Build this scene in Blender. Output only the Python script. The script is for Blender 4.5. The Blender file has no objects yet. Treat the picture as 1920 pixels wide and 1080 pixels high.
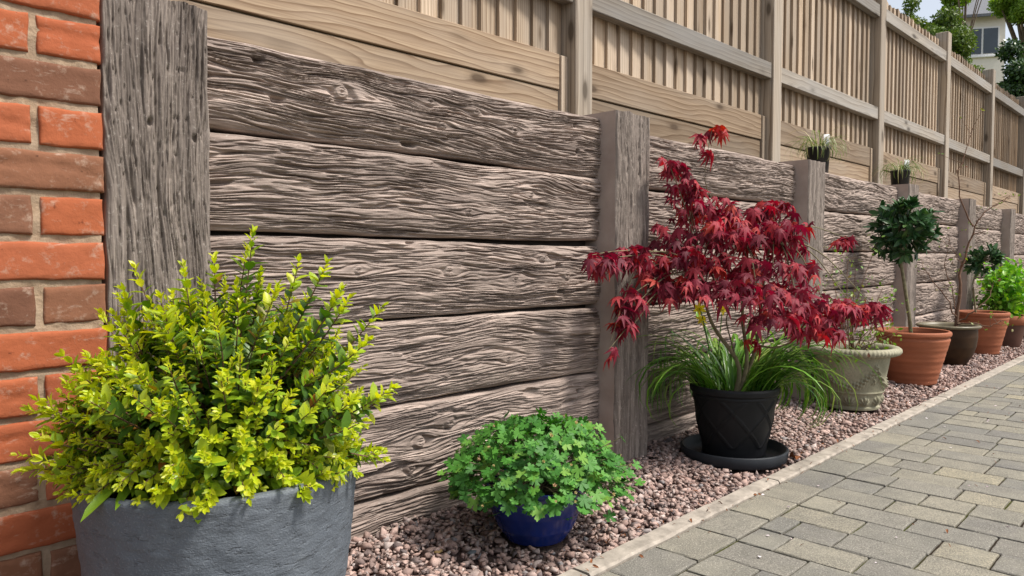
import bpy, math, random
import numpy as np
from mathutils import Vector, Matrix

rng = np.random.default_rng(7)
random.seed(7)
R = math.radians

# ------------------------------------------------------------------ camera
scene = bpy.context.scene
CAMZ = 0.68
HEAD, PITCH = R(45.8), R(-2.48)
cam_data = bpy.data.cameras.new('camera')
cam = bpy.data.objects.new('camera', cam_data)
scene.collection.objects.link(cam)
cam.location = (0, 0, CAMZ)
cam.rotation_euler = (R(90) + PITCH, 0, -HEAD)
cam_data.sensor_width = 36
cam_data.lens = 26.0
cam_data.clip_start = 0.02
cam_data.clip_end = 2000
scene.camera = cam

# ------------------------------------------------------------------ light
SUN_ELEV, SUN_AZ = R(56), R(28)       # azimuth measured from -Y towards +X
world = bpy.data.worlds.new('World')
scene.world = world
world.use_nodes = True
wn = world.node_tree
bg = wn.nodes['Background']
sky = wn.nodes.new('ShaderNodeTexSky')
sky.sky_type = 'NISHITA'
sky.sun_disc = False
sky.sun_elevation = SUN_ELEV
sky.sun_rotation = math.pi - SUN_AZ
sky.air_density = 1.0
sky.dust_density = 3.0
sky.ozone_density = 1.0
hz = wn.nodes.new('ShaderNodeHueSaturation')      # thin high cloud: paler sky
hz.inputs['Saturation'].default_value = .45
wn.links.new(sky.outputs[0], hz.inputs['Color'])
wn.links.new(hz.outputs[0], bg.inputs[0])
bg.inputs[1].default_value = 0.125
sun_data = bpy.data.lights.new('sun', 'SUN')
sun_data.energy = 2.9
sun_data.angle = R(10)
sun_data.color = (1.0, 0.95, 0.87)
sun = bpy.data.objects.new('sun', sun_data)
scene.collection.objects.link(sun)
sdir = Vector((math.sin(SUN_AZ) * math.cos(SUN_ELEV), -math.cos(SUN_AZ) * math.cos(SUN_ELEV), math.sin(SUN_ELEV)))
sun.rotation_euler = sdir.to_track_quat('Z', 'Y').to_euler()
sun.location = sdir * 20
vs = scene.view_settings
vs.view_transform = 'Standard'
vs.look = 'None'
vs.gamma = 1
vs.use_curve_mapping = False
vs.exposure = 0.7

# ------------------------------------------------------------------ helpers
COL = scene.collection
fw = np.array([math.sin(HEAD) * math.cos(PITCH), math.cos(HEAD) * math.cos(PITCH), math.sin(PITCH)])
rt = np.array([math.cos(HEAD), -math.sin(HEAD), 0.0])
up = np.cross(rt, fw)
CAMP = np.array([0, 0, CAMZ])
FPX = 1387.0

def pt(px, py, depth):
    """world point seen at photo pixel (px, py) at a given depth"""
    return CAMP + depth * (fw + rt * (px - 960) / FPX - up * (py - 540) / FPX)

def link(o, parent=None):
    COL.objects.link(o)
    if parent is not None:
        o.parent = parent
    return o

def make_mesh(name, v, faces, mats=(), smooth=False, attr=None):
    me = bpy.data.meshes.new(name)
    v = np.asarray(v, dtype=np.float32)
    if isinstance(faces, np.ndarray):
        n, k = faces.shape
        me.vertices.add(len(v))
        me.vertices.foreach_set('co', v.ravel())
        me.loops.add(n * k)
        me.loops.foreach_set('vertex_index', faces.astype(np.int32).ravel())
        me.polygons.add(n)
        me.polygons.foreach_set('loop_start', np.arange(0, n * k, k, dtype=np.int32))
        me.polygons.foreach_set('loop_total', np.full(n, k, dtype=np.int32))
        me.update(calc_edges=True)
    else:
        me.from_pydata(v.tolist(), [], faces)
        me.update()
    if smooth:
        me.polygons.foreach_set('use_smooth', np.ones(len(me.polygons), dtype=bool))
    if attr is not None:
        a = me.attributes.new('rnd', 'FLOAT', 'POINT')
        a.data.foreach_set('value', np.asarray(attr, dtype=np.float32))
    for m in (mats if isinstance(mats, (list, tuple)) else [mats]):
        me.materials.append(m)
    return me

def obj(name, me, parent=None, loc=(0, 0, 0), label=None, kind=None):
    o = bpy.data.objects.new(name, me)
    link(o, parent)
    o.location = loc
    if label: o['label'] = label
    if kind: o['kind'] = kind
    return o

def tag(o, label, cat, group=None):
    o['label'] = label
    o['category'] = cat
    if group: o['group'] = group
    return o

def thing(name, loc, label, cat, group=None):
    o = bpy.data.objects.new(name, None)
    o.empty_display_size = 0.05
    link(o)
    o.location = loc
    return tag(o, label, cat, group)

def structure(name, me, loc=(0, 0, 0)):
    return obj(name, me, None, loc, kind='structure')

# gradient noise ------------------------------------------------------
_ang = rng.random((256, 256)) * 2 * np.pi
_gx, _gy = np.cos(_ang), np.sin(_ang)
def pn(x, y):
    x, y = np.broadcast_arrays(np.asarray(x, float), np.asarray(y, float))
    xi = np.floor(x).astype(int); yi = np.floor(y).astype(int)
    fx = x - xi; fy = y - yi
    u = fx * fx * fx * (fx * (fx * 6 - 15) + 10); v = fy * fy * fy * (fy * (fy * 6 - 15) + 10)
    def g(i, j):
        a = (xi + i) & 255; b = (yi + j) & 255
        return _gx[a, b] * (fx - i) + _gy[a, b] * (fy - j)
    n0 = g(0, 0) * (1 - u) + g(1, 0) * u
    n1 = g(0, 1) * (1 - u) + g(1, 1) * u
    return (n0 * (1 - v) + n1 * v) * 1.4

def smooth01(x, a, b):
    t = np.clip((x - a) / (b - a), 0, 1)
    return t * t * (3 - 2 * t)

def grid_faces(nu, nv, wrap_u=False):
    iu = np.arange(nu if wrap_u else nu - 1); iv = np.arange(nv - 1)
    A, B = np.meshgrid(iu, iv)
    A = A.ravel(); B = B.ravel(); A1 = (A + 1) % nu
    return np.stack([B * nu + A, B * nu + A1, (B + 1) * nu + A1, (B + 1) * nu + A], 1)

BOXF = [(0, 3, 2, 1), (4, 5, 6, 7), (0, 1, 5, 4), (1, 2, 6, 5), (2, 3, 7, 6), (3, 0, 4, 7)]
def box_v(x0, x1, y0, y1, z0, z1):
    return [(x0, y0, z0), (x1, y0, z0), (x1, y1, z0), (x0, y1, z0), (x0, y0, z1), (x1, y0, z1), (x1, y1, z1), (x0, y1, z1)]

def cbox(x0, x1, y0, y1, z0, z1, c=0.004, jit=0.0):
    """box with chamfered edges (24 verts)"""
    v = []
    xs, ys, zs = (x0, x1), (y0, y1), (z0, z1)
    idx = {}
    for ix in (0, 1):
        for iy in (0, 1):
            for iz in (0, 1):
                sx, sy, sz = (1 - 2 * ix), (1 - 2 * iy), (1 - 2 * iz)
                j = [random.uniform(-jit, jit) for _ in range(3)]
                X, Y, Z = xs[ix] + j[0], ys[iy] + j[1], zs[iz] + j[2]
                idx[ix, iy, iz, 'x'] = len(v); v.append((X, Y + sy * c, Z + sz * c))
                idx[ix, iy, iz, 'y'] = len(v); v.append((X + sx * c, Y, Z + sz * c))
                idx[ix, iy, iz, 'z'] = len(v); v.append((X + sx * c, Y + sy * c, Z))
    f = []
    g = lambda *a: idx[a]
    for s in (0, 1):
        a = [g(s, 0, 0, 'x'), g(s, 1, 0, 'x'), g(s, 1, 1, 'x'), g(s, 0, 1, 'x')]; f.append(a[::-1] if s == 0 else a)
        a = [g(0, s, 0, 'y'), g(1, s, 0, 'y'), g(1, s, 1, 'y'), g(0, s, 1, 'y')]; f.append(a if s == 0 else a[::-1])
        a = [g(0, 0, s, 'z'), g(1, 0, s, 'z'), g(1, 1, s, 'z'), g(0, 1, s, 'z')]; f.append(a[::-1] if s == 0 else a)
    for a in (0, 1):
        for b in (0, 1):
            q = [g(a, b, 0, 'x'), g(a, b, 1, 'x'), g(a, b, 1, 'y'), g(a, b, 0, 'y')]; f.append(q if a != b else q[::-1])
            q = [g(a, 0, b, 'x'), g(a, 1, b, 'x'), g(a, 1, b, 'z'), g(a, 0, b, 'z')]; f.append(q if a == b else q[::-1])
            q = [g(0, a, b, 'y'), g(1, a, b, 'y'), g(1, a, b, 'z'), g(0, a, b, 'z')]; f.append(q if a != b else q[::-1])
            for c_ in (0, 1):
                q = [g(a, b, c_, 'x'), g(a, b, c_, 'y'), g(a, b, c_, 'z')]; f.append(q if (a + b + c_) % 2 else q[::-1])
    return v, f

class MB:
    """collects tubes, boxes and patches of ONE part"""
    def __init__(s): s.v = []; s.f = []; s.n = 0
    def add(s, v, f):
        v = np.asarray(v, float)
        s.v.append(v); s.f += [tuple(i + s.n for i in q) for q in (f.tolist() if isinstance(f, np.ndarray) else f)]
        s.n += len(v)
    def tube(s, pts, radii, k=6):
        pts = np.asarray(pts, float); n = len(pts)
        t = np.gradient(pts, axis=0); t /= np.linalg.norm(t, axis=1)[:, None] + 1e-9
        ref = np.array([0, 0, 1.0]) if abs(t[0][2]) < .8 else np.array([1.0, 0, 0])
        V = []
        for i in range(n):
            a = np.cross(t[i], ref); a /= np.linalg.norm(a) + 1e-9; b = np.cross(t[i], a)
            for j in range(k):
                th = 2 * np.pi * j / k
                V.append(pts[i] + radii[i] * (math.cos(th) * a + math.sin(th) * b))
        s.add(V, grid_faces(k, n, True))
    def mesh(s, name, mat, smooth=False): return make_mesh(name, np.concatenate(s.v), s.f, mat, smooth)

def lathe(prof, n=96, rel=None, cap=True):
    """revolve (r, z) points; rel(theta, u, r, z) -> radial offset"""
    prof = np.asarray(prof, float)
    th = np.linspace(0, 2 * np.pi, n, endpoint=False)
    TH, RR = np.meshgrid(th, prof[:, 0]); ZZ = np.repeat(prof[:, 1][:, None], n, 1)
    if rel is not None: RR = RR + rel(TH, RR, ZZ)
    v = np.stack([RR * np.cos(TH), RR * np.sin(TH), ZZ], -1).reshape(-1, 3)
    return v, grid_faces(n, len(prof), True)

def resample(prof, n):
    prof = np.asarray(prof, float)
    d = np.r_[0, np.cumsum(np.linalg.norm(np.diff(prof, axis=0), axis=1))]
    s = np.linspace(0, d[-1], n)
    s = np.unique(np.r_[s, d])
    return np.stack([np.interp(s, d, prof[:, 0]), np.interp(s, d, prof[:, 1])], 1)

# ------------------------------------------------------------------ materials
class NT:
    def __init__(s, name):
        s.m = bpy.data.materials.new(name); s.m.use_nodes = True
        s.t = s.m.node_tree; s.b = s.t.nodes['Principled BSDF']; s.out = s.t.nodes['Material Output']
    def n(s, kind, **kw):
        nd = s.t.nodes.new('ShaderNode' + kind)
        for k, v in kw.items():
            if k.startswith('i_'):
                key = k[2:].replace('_', ' ')
                nd.inputs[key].default_value = v
            else: setattr(nd, k, v)
        return nd
    def l(s, a, b): s.t.links.new(a, b)
    def coords(s, scale=(1, 1, 1), rand=True, kind='Object'):
        tc = s.n('TexCoord'); mp = s.n('Mapping'); mp.inputs['Scale'].default_value = scale
        if rand:
            oi = s.n('ObjectInfo'); mu = s.n('Math', operation='MULTIPLY'); mu.inputs[1].default_value = 37.0
            s.l(oi.outputs['Random'], mu.inputs[0])
            cx = s.n('CombineXYZ'); 
            for i in range(3): s.l(mu.outputs[0], cx.inputs[i])
            ad = s.n('VectorMath', operation='ADD'); s.l(tc.outputs[kind], ad.inputs[0]); s.l(cx.outputs[0], ad.inputs[1])
            s.l(ad.outputs[0], mp.inputs['Vector'])
        else: s.l(tc.outputs[kind], mp.inputs['Vector'])
        return mp.outputs[0]
    def noise(s, vec, scale, detail=4, rough=.55, dist=0):
        nd = s.n('TexNoise'); s.l(vec, nd.inputs['Vector'])
        nd.inputs['Scale'].default_value = scale; nd.inputs['Detail'].default_value = detail
        nd.inputs['Roughness'].default_value = rough; nd.inputs['Distortion'].default_value = dist
        return nd.outputs['Fac']
    def ramp(s, fac, stops, interp='LINEAR'):
        nd = s.n('ValToRGB'); cr = nd.color_ramp; cr.interpolation = interp
        while len(cr.elements) < len(stops): cr.elements.new(.5)
        for e, (p, c) in zip(cr.elements, stops):
            e.position = p; e.color = (*c, 1) if len(c) == 3 else c
        s.l(fac, nd.inputs[0]); return nd.outputs[0]
    def mix(s, fac, a, b, mode='MIX'):
        nd = s.n('Mix', data_type='RGBA', blend_type=mode)
        for src, i in ((fac, 0), (a, 6), (b, 7)):
            if hasattr(src, 'links'): s.l(src, nd.inputs[i])
            else: nd.inputs[i].default_value = src if i == 0 else (*src, 1)
        return nd.outputs[2]
    def rnd(s):
        """0..1, per object and per leaf of a joined part"""
        oi = s.n('ObjectInfo'); at = s.n('Attribute', attribute_name='rnd')
        ad = s.n('Math', operation='ADD'); s.l(oi.outputs['Random'], ad.inputs[0]); s.l(at.outputs['Fac'], ad.inputs[1])
        fr = s.n('Math', operation='FRACT'); s.l(ad.outputs[0], fr.inputs[0]); return fr.outputs[0]
    def bump(s, h, strength=.5, dist=.002, prev=None):
        nd = s.n('Bump'); nd.inputs['Strength'].default_value = strength; nd.inputs['Distance'].default_value = dist
        s.l(h, nd.inputs['Height'])
        if prev is not None: s.l(prev, nd.inputs['Normal'])
        return nd.outputs[0]
    def done(s, color=None, rough=.8, normal=None, spec=.3):
        if color is not None:
            if hasattr(color, 'links'): s.l(color, s.b.inputs['Base Color'])
            else: s.b.inputs['Base Color'].default_value = (*color, 1)
        if hasattr(rough, 'links'): s.l(rough, s.b.inputs['Roughness'])
        else: s.b.inputs['Roughness'].default_value = rough
        s.b.inputs['Specular IOR Level'].default_value = spec
        if normal is not None: s.l(normal, s.b.inputs['Normal'])
        return s.m

def m_plain(name, c, rough=.7, spec=.3, var=.12, scale=30, bump=.3, bd=.001):
    t = NT(name); v = t.coords()
    n = t.noise(v, scale, 5)
    col = t.ramp(n, [(.25, tuple(x * (1 - var) for x in c)), (.75, tuple(min(1, x * (1 + var)) for x in c))])
    return t.done(col, rough, t.bump(n, bump, bd), spec)

def m_brick(name, c1, c2, c3):
    t = NT(name); v = t.coords()
    oi = t.n('ObjectInfo')
    base = t.ramp(oi.outputs['Random'], [(0, c1), (.5, c2), (1, c3)])
    n1 = t.noise(v, 14, 5, .6); n2 = t.noise(v, 90, 4, .6)
    vs_ = t.coords((1, 1, 3.2)); n3 = t.noise(vs_, 26, 5, .65)
    col = t.mix(t.ramp(n1, [(.35, (0, 0, 0)), (.7, (.35, .35, .35))]), base, tuple(x * .55 for x in c2))
    n4 = t.noise(v, 34, 6, .7)
    col = t.mix(t.ramp(n4, [(.56, (0, 0, 0)), (.70, (.55, .55, .55))]), col, (.46, .35, .27))
    col = t.mix(t.ramp(n3, [(.60, (0, 0, 0)), (.74, (.5, .5, .5))]), col, (.50, .39, .31))
    col = t.mix(t.ramp(n2, [(.66, (0, 0, 0)), (.74, (.7, .7, .7))]), col, tuple(x * .4 for x in c1))
    b = t.bump(n2, .7, .0018); b = t.bump(n4, .5, .002, b)
    return t.done(col, .9, b, .2)
M = {}
M['brick_red'] = m_brick('orange_brick', (.33, .088, .040), (.38, .108, .046), (.35, .115, .066))
M['brick_brown'] = m_brick('brown_brick', (.15, .068, .042), (.20, .092, .055), (.24, .105, .058))
def m_mortar():
    t = NT('sandy_mortar'); v = t.coords(rand=False)
    n = t.noise(v, 60, 6, .65); n2 = t.noise(v, 9, 3)
    col = t.mix(t.ramp(n, [(.3, (0, 0, 0)), (.7, (1, 1, 1))]), (.27, .185, .12), (.42, .31, .215))
    col = t.mix(t.ramp(n2, [(.4, (0, 0, 0)), (.7, (.5, .5, .5))]), col, (.27, .215, .165))
    return t.done(col, .95, t.bump(n, .9, .004), .1)
M['mortar'] = m_mortar()

def m_sleeper(name, axis, light, dark, lo=.38, hi=.62):
    t = NT(name)
    s1 = (2.2, 1, 60) if axis == 'x' else (60, 30, 2.2)
    s2 = (7, 1, 190) if axis == 'x' else (190, 90, 7)
    v1 = t.coords(s1); v2 = t.coords(s2); v3 = t.coords()
    g1 = t.noise(v1, 1.0, 5, .6, .4); g2 = t.noise(v2, 1.0, 4, .6, .3); p = t.noise(v3, 5, 4); f = t.noise(v3, 160, 3, .6)
    col = t.ramp(g1, [(lo, dark), (hi, light)])
    col = t.mix(t.ramp(g2, [(.42, (.55, .55, .55)), (.6, (0, 0, 0))]), col, tuple(x * .5 for x in dark))
    col = t.mix(t.ramp(p, [(.42, (0, 0, 0)), (.66, (.45, .45, .45))]), col, tuple(.5 * (a + b) * .85 for a, b in zip(light, dark)))
    col = t.mix(t.ramp(f, [(.60, (0, 0, 0)), (.75, (.5, .5, .5))]), col, (.46, .42, .38))
    b = t.bump(g2, .55, .003); b = t.bump(f, .3, .0015, b)
    return t.done(col, .92, b, .15)
M['sleeper'] = m_sleeper('weathered_sleeper', 'x', (.47, .375, .322), (.165, .128, .110), .35, .60)
M['sleeper_post'] = m_sleeper('weathered_post', 'z', (.32, .268, .232), (.145, .119, .103), .36, .62)
def m_side():
    t = NT('smooth_cast_side'); v = t.coords(); n = t.noise(v, 12, 5); n2 = t.noise(v, 140, 3)
    col = t.ramp(n, [(.3, (.32, .25, .215)), (.7, (.42, .34, .295))])
    return t.done(col, .85, t.bump(n2, .3, .001), .2)
M['cast_side'] = m_side()

def m_wood(name, axis, c_lo, c_hi, grey, ring=26.0, greyamt=.5, dist=5.0):
    """sawn softwood; grain along axis, rings of a log cut off-centre"""
    t = NT(name)
    sc = {'x': (.22, 1, 1), 'z': (1, 1, .22)}[axis]
    tc = t.n('TexCoord'); oi = t.n('ObjectInfo')
    mu = t.n('VectorMath', operation='MULTIPLY')
    # every piece is cut from another place of the log
    wn_ = t.n('TexWhiteNoise', noise_dimensions='1D'); t.l(oi.outputs['Random'], wn_.inputs['W'])
    t.l(wn_.outputs['Color'], mu.inputs[0]); mu.inputs[1].default_value = (.16, .16, .16) if axis == 'x' else (.16, .16, .9)
    if axis == 'x': mu.inputs[1].default_value = (3.0, .05, .22)
    ad = t.n('VectorMath', operation='ADD'); t.l(tc.outputs['Object'], ad.inputs[0]); t.l(mu.outputs[0], ad.inputs[1])
    mp = t.n('Mapping'); mp.inputs['Scale'].default_value = sc; t.l(ad.outputs[0], mp.inputs['Vector'])
    mp.inputs['Location'].default_value = (0, .035, -.06)
    w = t.n('TexWave', wave_type='RINGS', rings_direction=axis.upper(), wave_profile='SAW')
    t.l(mp.outputs[0], w.inputs['Vector']); w.inputs['Scale'].default_value = ring
    w.inputs['Distortion'].default_value = dist; w.inputs['Detail'].default_value = 2.5
    w.inputs['Detail Scale'].default_value = .6; w.inputs['Detail Roughness'].default_value = .5
    fine = t.coords((3, 200, 200) if axis == 'x' else (200, 200, 3)); fn = t.noise(fine, 1.0, 4, .65)
    v3 = t.coords((.8, 4, 4) if axis == 'x' else (4, 4, .8)); pg = t.noise(v3, 2.0, 4)
    rg = t.ramp(w.outputs['Fac'], [(0, (0, 0, 0)), (.7, (.45, .45, .45)), (.93, (1, 1, 1)), (1, (.1, .1, .1))])
    col = t.mix(rg, c_hi, c_lo)
    col = t.mix(t.ramp(fn, [(.35, (.45, .45, .45)), (.62, (0, 0, 0))]), col, tuple(x * .6 for x in c_lo))
    col = t.mix(t.ramp(pg, [(.4, (0, 0, 0)), (.65, (greyamt,) * 3)]), col, grey)
    # piece-to-piece tone
    hs = t.n('HueSaturation'); t.l(col, hs.inputs['Color'])
    mr = t.n('MapRange'); t.l(oi.outputs['Random'], mr.inputs[0]); mr.inputs[3].default_value = .66; mr.inputs[4].default_value = 1.18
    t.l(mr.outputs[0], hs.inputs['Value'])
    # knots
    vk = t.coords((1.1, 3.0, 3.0) if axis == 'x' else (3.0, 3.0, 1.1))
    vo = t.n('TexVoronoi'); t.l(vk, vo.inputs['Vector']); vo.inputs['Scale'].default_value = 2.6
    kn = t.ramp(vo.outputs['Distance'], [(.09, (.85, .85, .85)), (.15, (.25, .25, .25)), (.24, (0, 0, 0))])
    col2 = t.mix(kn, hs.outputs[0], tuple(x * .38 for x in c_lo))
    b = t.bump(fn, .35, .0012); b = t.bump(w.outputs['Fac'], .12, .001, b)
    return t.done(col2, .78, b, .25)
M['wood_board'] = m_wood('feather_edge_board', 'z', (.25, .168, .10), (.57, .45, .33), (.43, .375, .315), 22, .45, 3)
M['wood_post'] = m_wood('fence_post_wood', 'z', (.20, .15, .105), (.47, .395, .31), (.37, .34, .30), 14, .45, 5)
M['wood_gravel'] = m_wood('gravel_board_wood', 'x', (.17, .105, .06), (.39, .29, .195), (.33, .28, .225), 12, .4, 14)
M['wood_rail'] = m_wood('fence_rail_wood', 'x', (.18, .15, .12), (.36, .32, .27), (.30, .29, .275), 16, .6, 6)

def m_paver():
    t = NT('concrete_paver'); v = t.coords(); oi = t.n('ObjectInfo')
    at = t.n('Attribute', attribute_name='rnd'); ad = t.n('Math', operation='ADD'); t.l(oi.outputs['Random'], ad.inputs[0]); t.l(at.outputs['Fac'], ad.inputs[1])
    fr = t.n('Math', operation='FRACT'); t.l(ad.outputs[0], fr.inputs[0])
    base = t.ramp(fr.outputs[0], [(0, (.17, .162, .155)), (.25, (.24, .222, .19)), (.5, (.30, .272, .21)), (.7, (.20, .192, .175)), (.85, (.27, .25, .21)), (1, (.37, .325, .225))])
    n = t.noise(v, 18, 5, .6); f = t.noise(v, 260, 3, .7); st = t.noise(v, 5, 4, .6, .5)
    vo = t.n('TexVoronoi', feature='F1'); t.l(v, vo.inputs['Vector']); vo.inputs['Scale'].default_value = 150
    col = t.mix(t.ramp(n, [(.35, (0, 0, 0)), (.68, (.45, .45, .45))]), base, (.14, .135, .115))
    col = t.mix(t.ramp(f, [(.42, (.7, .7, .7)), (.56, (0, 0, 0))]), col, (.10, .095, .08))
    col = t.mix(t.ramp(st, [(.5, (0, 0, 0)), (.7, (.4, .4, .4))]), col, (.30, .28, .22))
    col = t.mix(t.ramp(vo.outputs['Distance'], [(.12, (.75, .75, .75)), (.2, (0, 0, 0))]), col, (.48, .45, .38))
    return t.done(col, .9, t.bump(f, .6, .002), .2)
M['paver'] = m_paver()
def m_joint():
    t = NT('mossy_joint'); v = t.coords(rand=False); n = t.noise(v, 6, 4); f = t.noise(v, 120, 3)
    col = t.mix(t.ramp(n, [(.48, (0, 0, 0)), (.6, (1, 1, 1))]), (.035, .027, .02), (.055, .06, .014))
    return t.done(col, 1, t.bump(f, 1, .004), .05)
M['joint'] = m_joint()
M['kerb'] = m_plain('concrete_edging', (.33, .29, .245), .9, .15, .42, 26, .8, .003)
def m_gravel():
    t = NT('pink_gravel'); at = t.n('Attribute', attribute_name='rnd'); v = t.coords(rand=False)
    base = t.ramp(at.outputs['Fac'], [(0, (.13, .11, .11)), (.14, (.25, .175, .15)), (.4, (.38, .255, .215)), (.65, (.50, .36, .31)), (.85, (.32, .25, .225)), (.95, (.58, .47, .42)), (1, (.16, .17, .185))])
    n = t.noise(v, 120, 4); col = t.mix(t.ramp(n, [(.4, (0, 0, 0)), (.65, (.4, .4, .4))]), base, (.17, .125, .115))
    return t.done(col, .9, t.bump(n, .5, .002), .2)
M['gravel'] = m_gravel()
M['gravel_bed'] = m_plain('gravel_bed', (.16, .112, .098), 1, .1, .4, 80, 1, .006)
M['soil'] = m_plain('potting_soil', (.035, .025, .018), 1, .1, .5, 90, 1, .01)
M['earth'] = m_plain('earth', (.13, .10, .07), 1, .1, .4, 14, 1, .02)
M['back'] = m_plain('dark_backing', (.06, .052, .046), 1, .1, .3, 20, .3)
M['grass'] = m_plain('rough_grass', (.06, .09, .025), 1, .1, .5, 3, .6, .05)

def m_leaf(name, stops, rough=.45, spec=.4, trans=.3, tcol=None, vein=None):
    t = NT(name); r = t.rnd()
    col = t.ramp(r, stops)
    v = t.coords(); n = t.noise(v, 60, 3)
    col = t.mix(t.ramp(n, [(.4, (0, 0, 0)), (.75, (.35, .35, .35))]), col, tuple(x * .55 for x in stops[0][1]))
    t.done(col, rough, None, spec)
    if trans > 0:
        tr = t.n('BsdfTranslucent'); ms = t.n('MixShader'); ms.inputs[0].default_value = trans
        hs = t.n('HueSaturation'); hs.inputs['Saturation'].default_value = 1.15; hs.inputs['Value'].default_value = 1.3; t.l(col, hs.inputs['Color'])
        t.l(hs.outputs[0], tr.inputs[0])
        t.l(t.b.outputs[0], ms.inputs[1]); t.l(tr.outputs[0], ms.inputs[2]); t.l(ms.outputs[0], t.out.inputs[0])
    return t.m
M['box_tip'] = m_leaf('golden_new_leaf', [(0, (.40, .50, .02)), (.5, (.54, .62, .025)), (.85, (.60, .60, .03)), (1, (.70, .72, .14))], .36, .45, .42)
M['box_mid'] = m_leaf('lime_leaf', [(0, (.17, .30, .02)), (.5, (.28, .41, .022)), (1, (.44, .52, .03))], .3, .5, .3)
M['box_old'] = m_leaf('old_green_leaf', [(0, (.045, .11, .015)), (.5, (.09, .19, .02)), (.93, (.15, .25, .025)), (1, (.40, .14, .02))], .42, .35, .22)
M['maple'] = m_leaf('red_maple_leaf', [(0, (.12, .016, .030)), (.3, (.21, .021, .040)), (.6, (.31, .030, .052)), (.85, (.40, .042, .054)), (1, (.46, .055, .035))], .58, .25, .3)
M['geranium'] = m_leaf('geranium_leaf', [(0, (.035, .13, .02)), (.4, (.06, .205, .028)), (.8, (.10, .28, .038)), (1, (.18, .34, .05))], .55, .3, .2)
M['strap'] = m_leaf('strap_leaf', [(0, (.06, .17, .02)), (.4, (.12, .29, .03)), (.8, (.20, .38, .05)), (1, (.38, .46, .13))], .35, .5, .2)
M['bay'] = m_leaf('bay_leaf', [(0, (.018, .055, .018)), (.5, (.03, .085, .025)), (.9, (.05, .12, .035)), (1, (.10, .18, .05))], .42, .35, .12)
M['lime'] = m_leaf('bright_green_leaf', [(0, (.10, .30, .025)), (.5, (.18, .42, .035)), (1, (.32, .52, .06))], .4, .4, .3)
M['wispy'] = m_leaf('shrub_leaf', [(0, (.10, .20, .03)), (.5, (.17, .28, .035)), (.75, (.26, .34, .05)), (1, (.20, .05, .06))], .45, .4, .3)
M['sedge'] = m_leaf('sedge_leaf', [(0, (.10, .17, .04)), (.5, (.20, .27, .08)), (.8, (.36, .36, .17)), (1, (.48, .38, .20))], .45, .4, .25)
M['tree_a'] = m_leaf('yew_leaf', [(0, (.06, .11, .02)), (.5, (.13, .20, .035)), (1, (.28, .32, .06))], .5, .3, .25)
M['tree_b'] = m_leaf('spring_leaf', [(0, (.12, .22, .03)), (.5, (.20, .33, .045)), (1, (.32, .44, .07))], .5, .3, .35)
M['tree_c'] = m_leaf('ivy_leaf', [(0, (.02, .055, .018)), (.5, (.04, .095, .025)), (1, (.09, .16, .04))], .35, .45, .15)
M['bark'] = m_plain('bark', (.16, .12, .085), .9, .2, .4, 40, .8, .004)
M['twig'] = m_plain('brown_twig', (.15, .085, .055), .8, .2, .4, 60, .5)
M['greytwig'] = m_plain('olive_stem', (.17, .15, .085), .8, .25, .35, 60, .5)
M['yellow'] = m_leaf('yellow_petal', [(0, (.78, .62, .03)), (1, (.9, .78, .08))], .5, .3, .3)
M['bud'] = m_leaf('pale_bud', [(0, (.55, .42, .18)), (.5, (.62, .52, .26)), (1, (.60, .34, .24))], .6, .3, .2)
M['petal'] = m_leaf('fallen_petal', [(0, (.72, .55, .60)), (1, (.82, .76, .78))], .6, .3, .2)
M['deadleaf'] = m_plain('dead_leaf', (.20, .075, .03), .8, .2, .35, 40, .5)

def m_grey_pot():
    t = NT('grey_stone_effect'); v = t.coords((1, 1, 1.0), rand=False)
    vs_ = t.coords((1, 1, 2.9), rand=False)
    a = t.noise(vs_, 30, 4, .62, .25); f = t.noise(v, 330, 3, .6); p = t.noise(v, 6, 3)
    cr = t.ramp(a, [(.34, (0, 0, 0)), (.40, (.8, .8, .8)), (.60, (1, 1, 1)), (.66, (.7, .7, .7))])
    col = t.ramp(p, [(.3, (.088, .102, .122)), (.7, (.112, .127, .147))])
    col = t.mix(t.ramp(f, [(.55, (0, 0, 0)), (.72, (.5, .5, .5))]), col, (.22, .24, .265))
    b = t.bump(f, .6, .0018); b = t.bump(cr, .7, .003, b)
    return t.done(col, .68, b, .3)
M['grey_pot'] = m_grey_pot()
def m_blue():
    t = NT('cobalt_glaze'); v = t.coords(rand=False); vs_ = t.coords((1, 1, 3), rand=False)
    n = t.noise(v, 8, 4); d = t.noise(v, 11, 5, .65)
    col = t.ramp(n, [(.3, (.008, .018, .10)), (.7, (.014, .035, .22))])
    col = t.mix(t.ramp(d, [(.60, (0, 0, 0)), (.68, (.85, .85, .85))]), col, (.045, .026, .018))
    return t.done(col, .22, t.bump(t.noise(v, 40, 3), .12, .002), .5)
M['blue'] = m_blue()
M['black'] = m_plain('black_plastic', (.010, .0105, .012), .5, .22, .3, 14, .15)
M['saucer'] = m_plain('black_saucer_plastic', (.018, .021, .026), .55, .28, .3, 14, .15)
M['nursery'] = m_plain('nursery_pot_plastic', (.014, .014, .016), .4, .4, .2, 20, .1)
def m_stone():
    t = NT('mossy_cast_stone'); v = t.coords(rand=False); n = t.noise(v, 7, 5, .6); f = t.noise(v, 120, 4, .65)
    col = t.ramp(n, [(.3, (.19, .182, .12)), (.55, (.31, .29, .205)), (.75, (.40, .37, .28))])
    col = t.mix(t.ramp(f, [(.38, (.35, .35, .35)), (.52, (0, 0, 0))]), col, (.16, .16, .11))
    return t.done(col, .92, t.bump(f, .35, .002), .15)
M['stone'] = m_stone()
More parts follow.
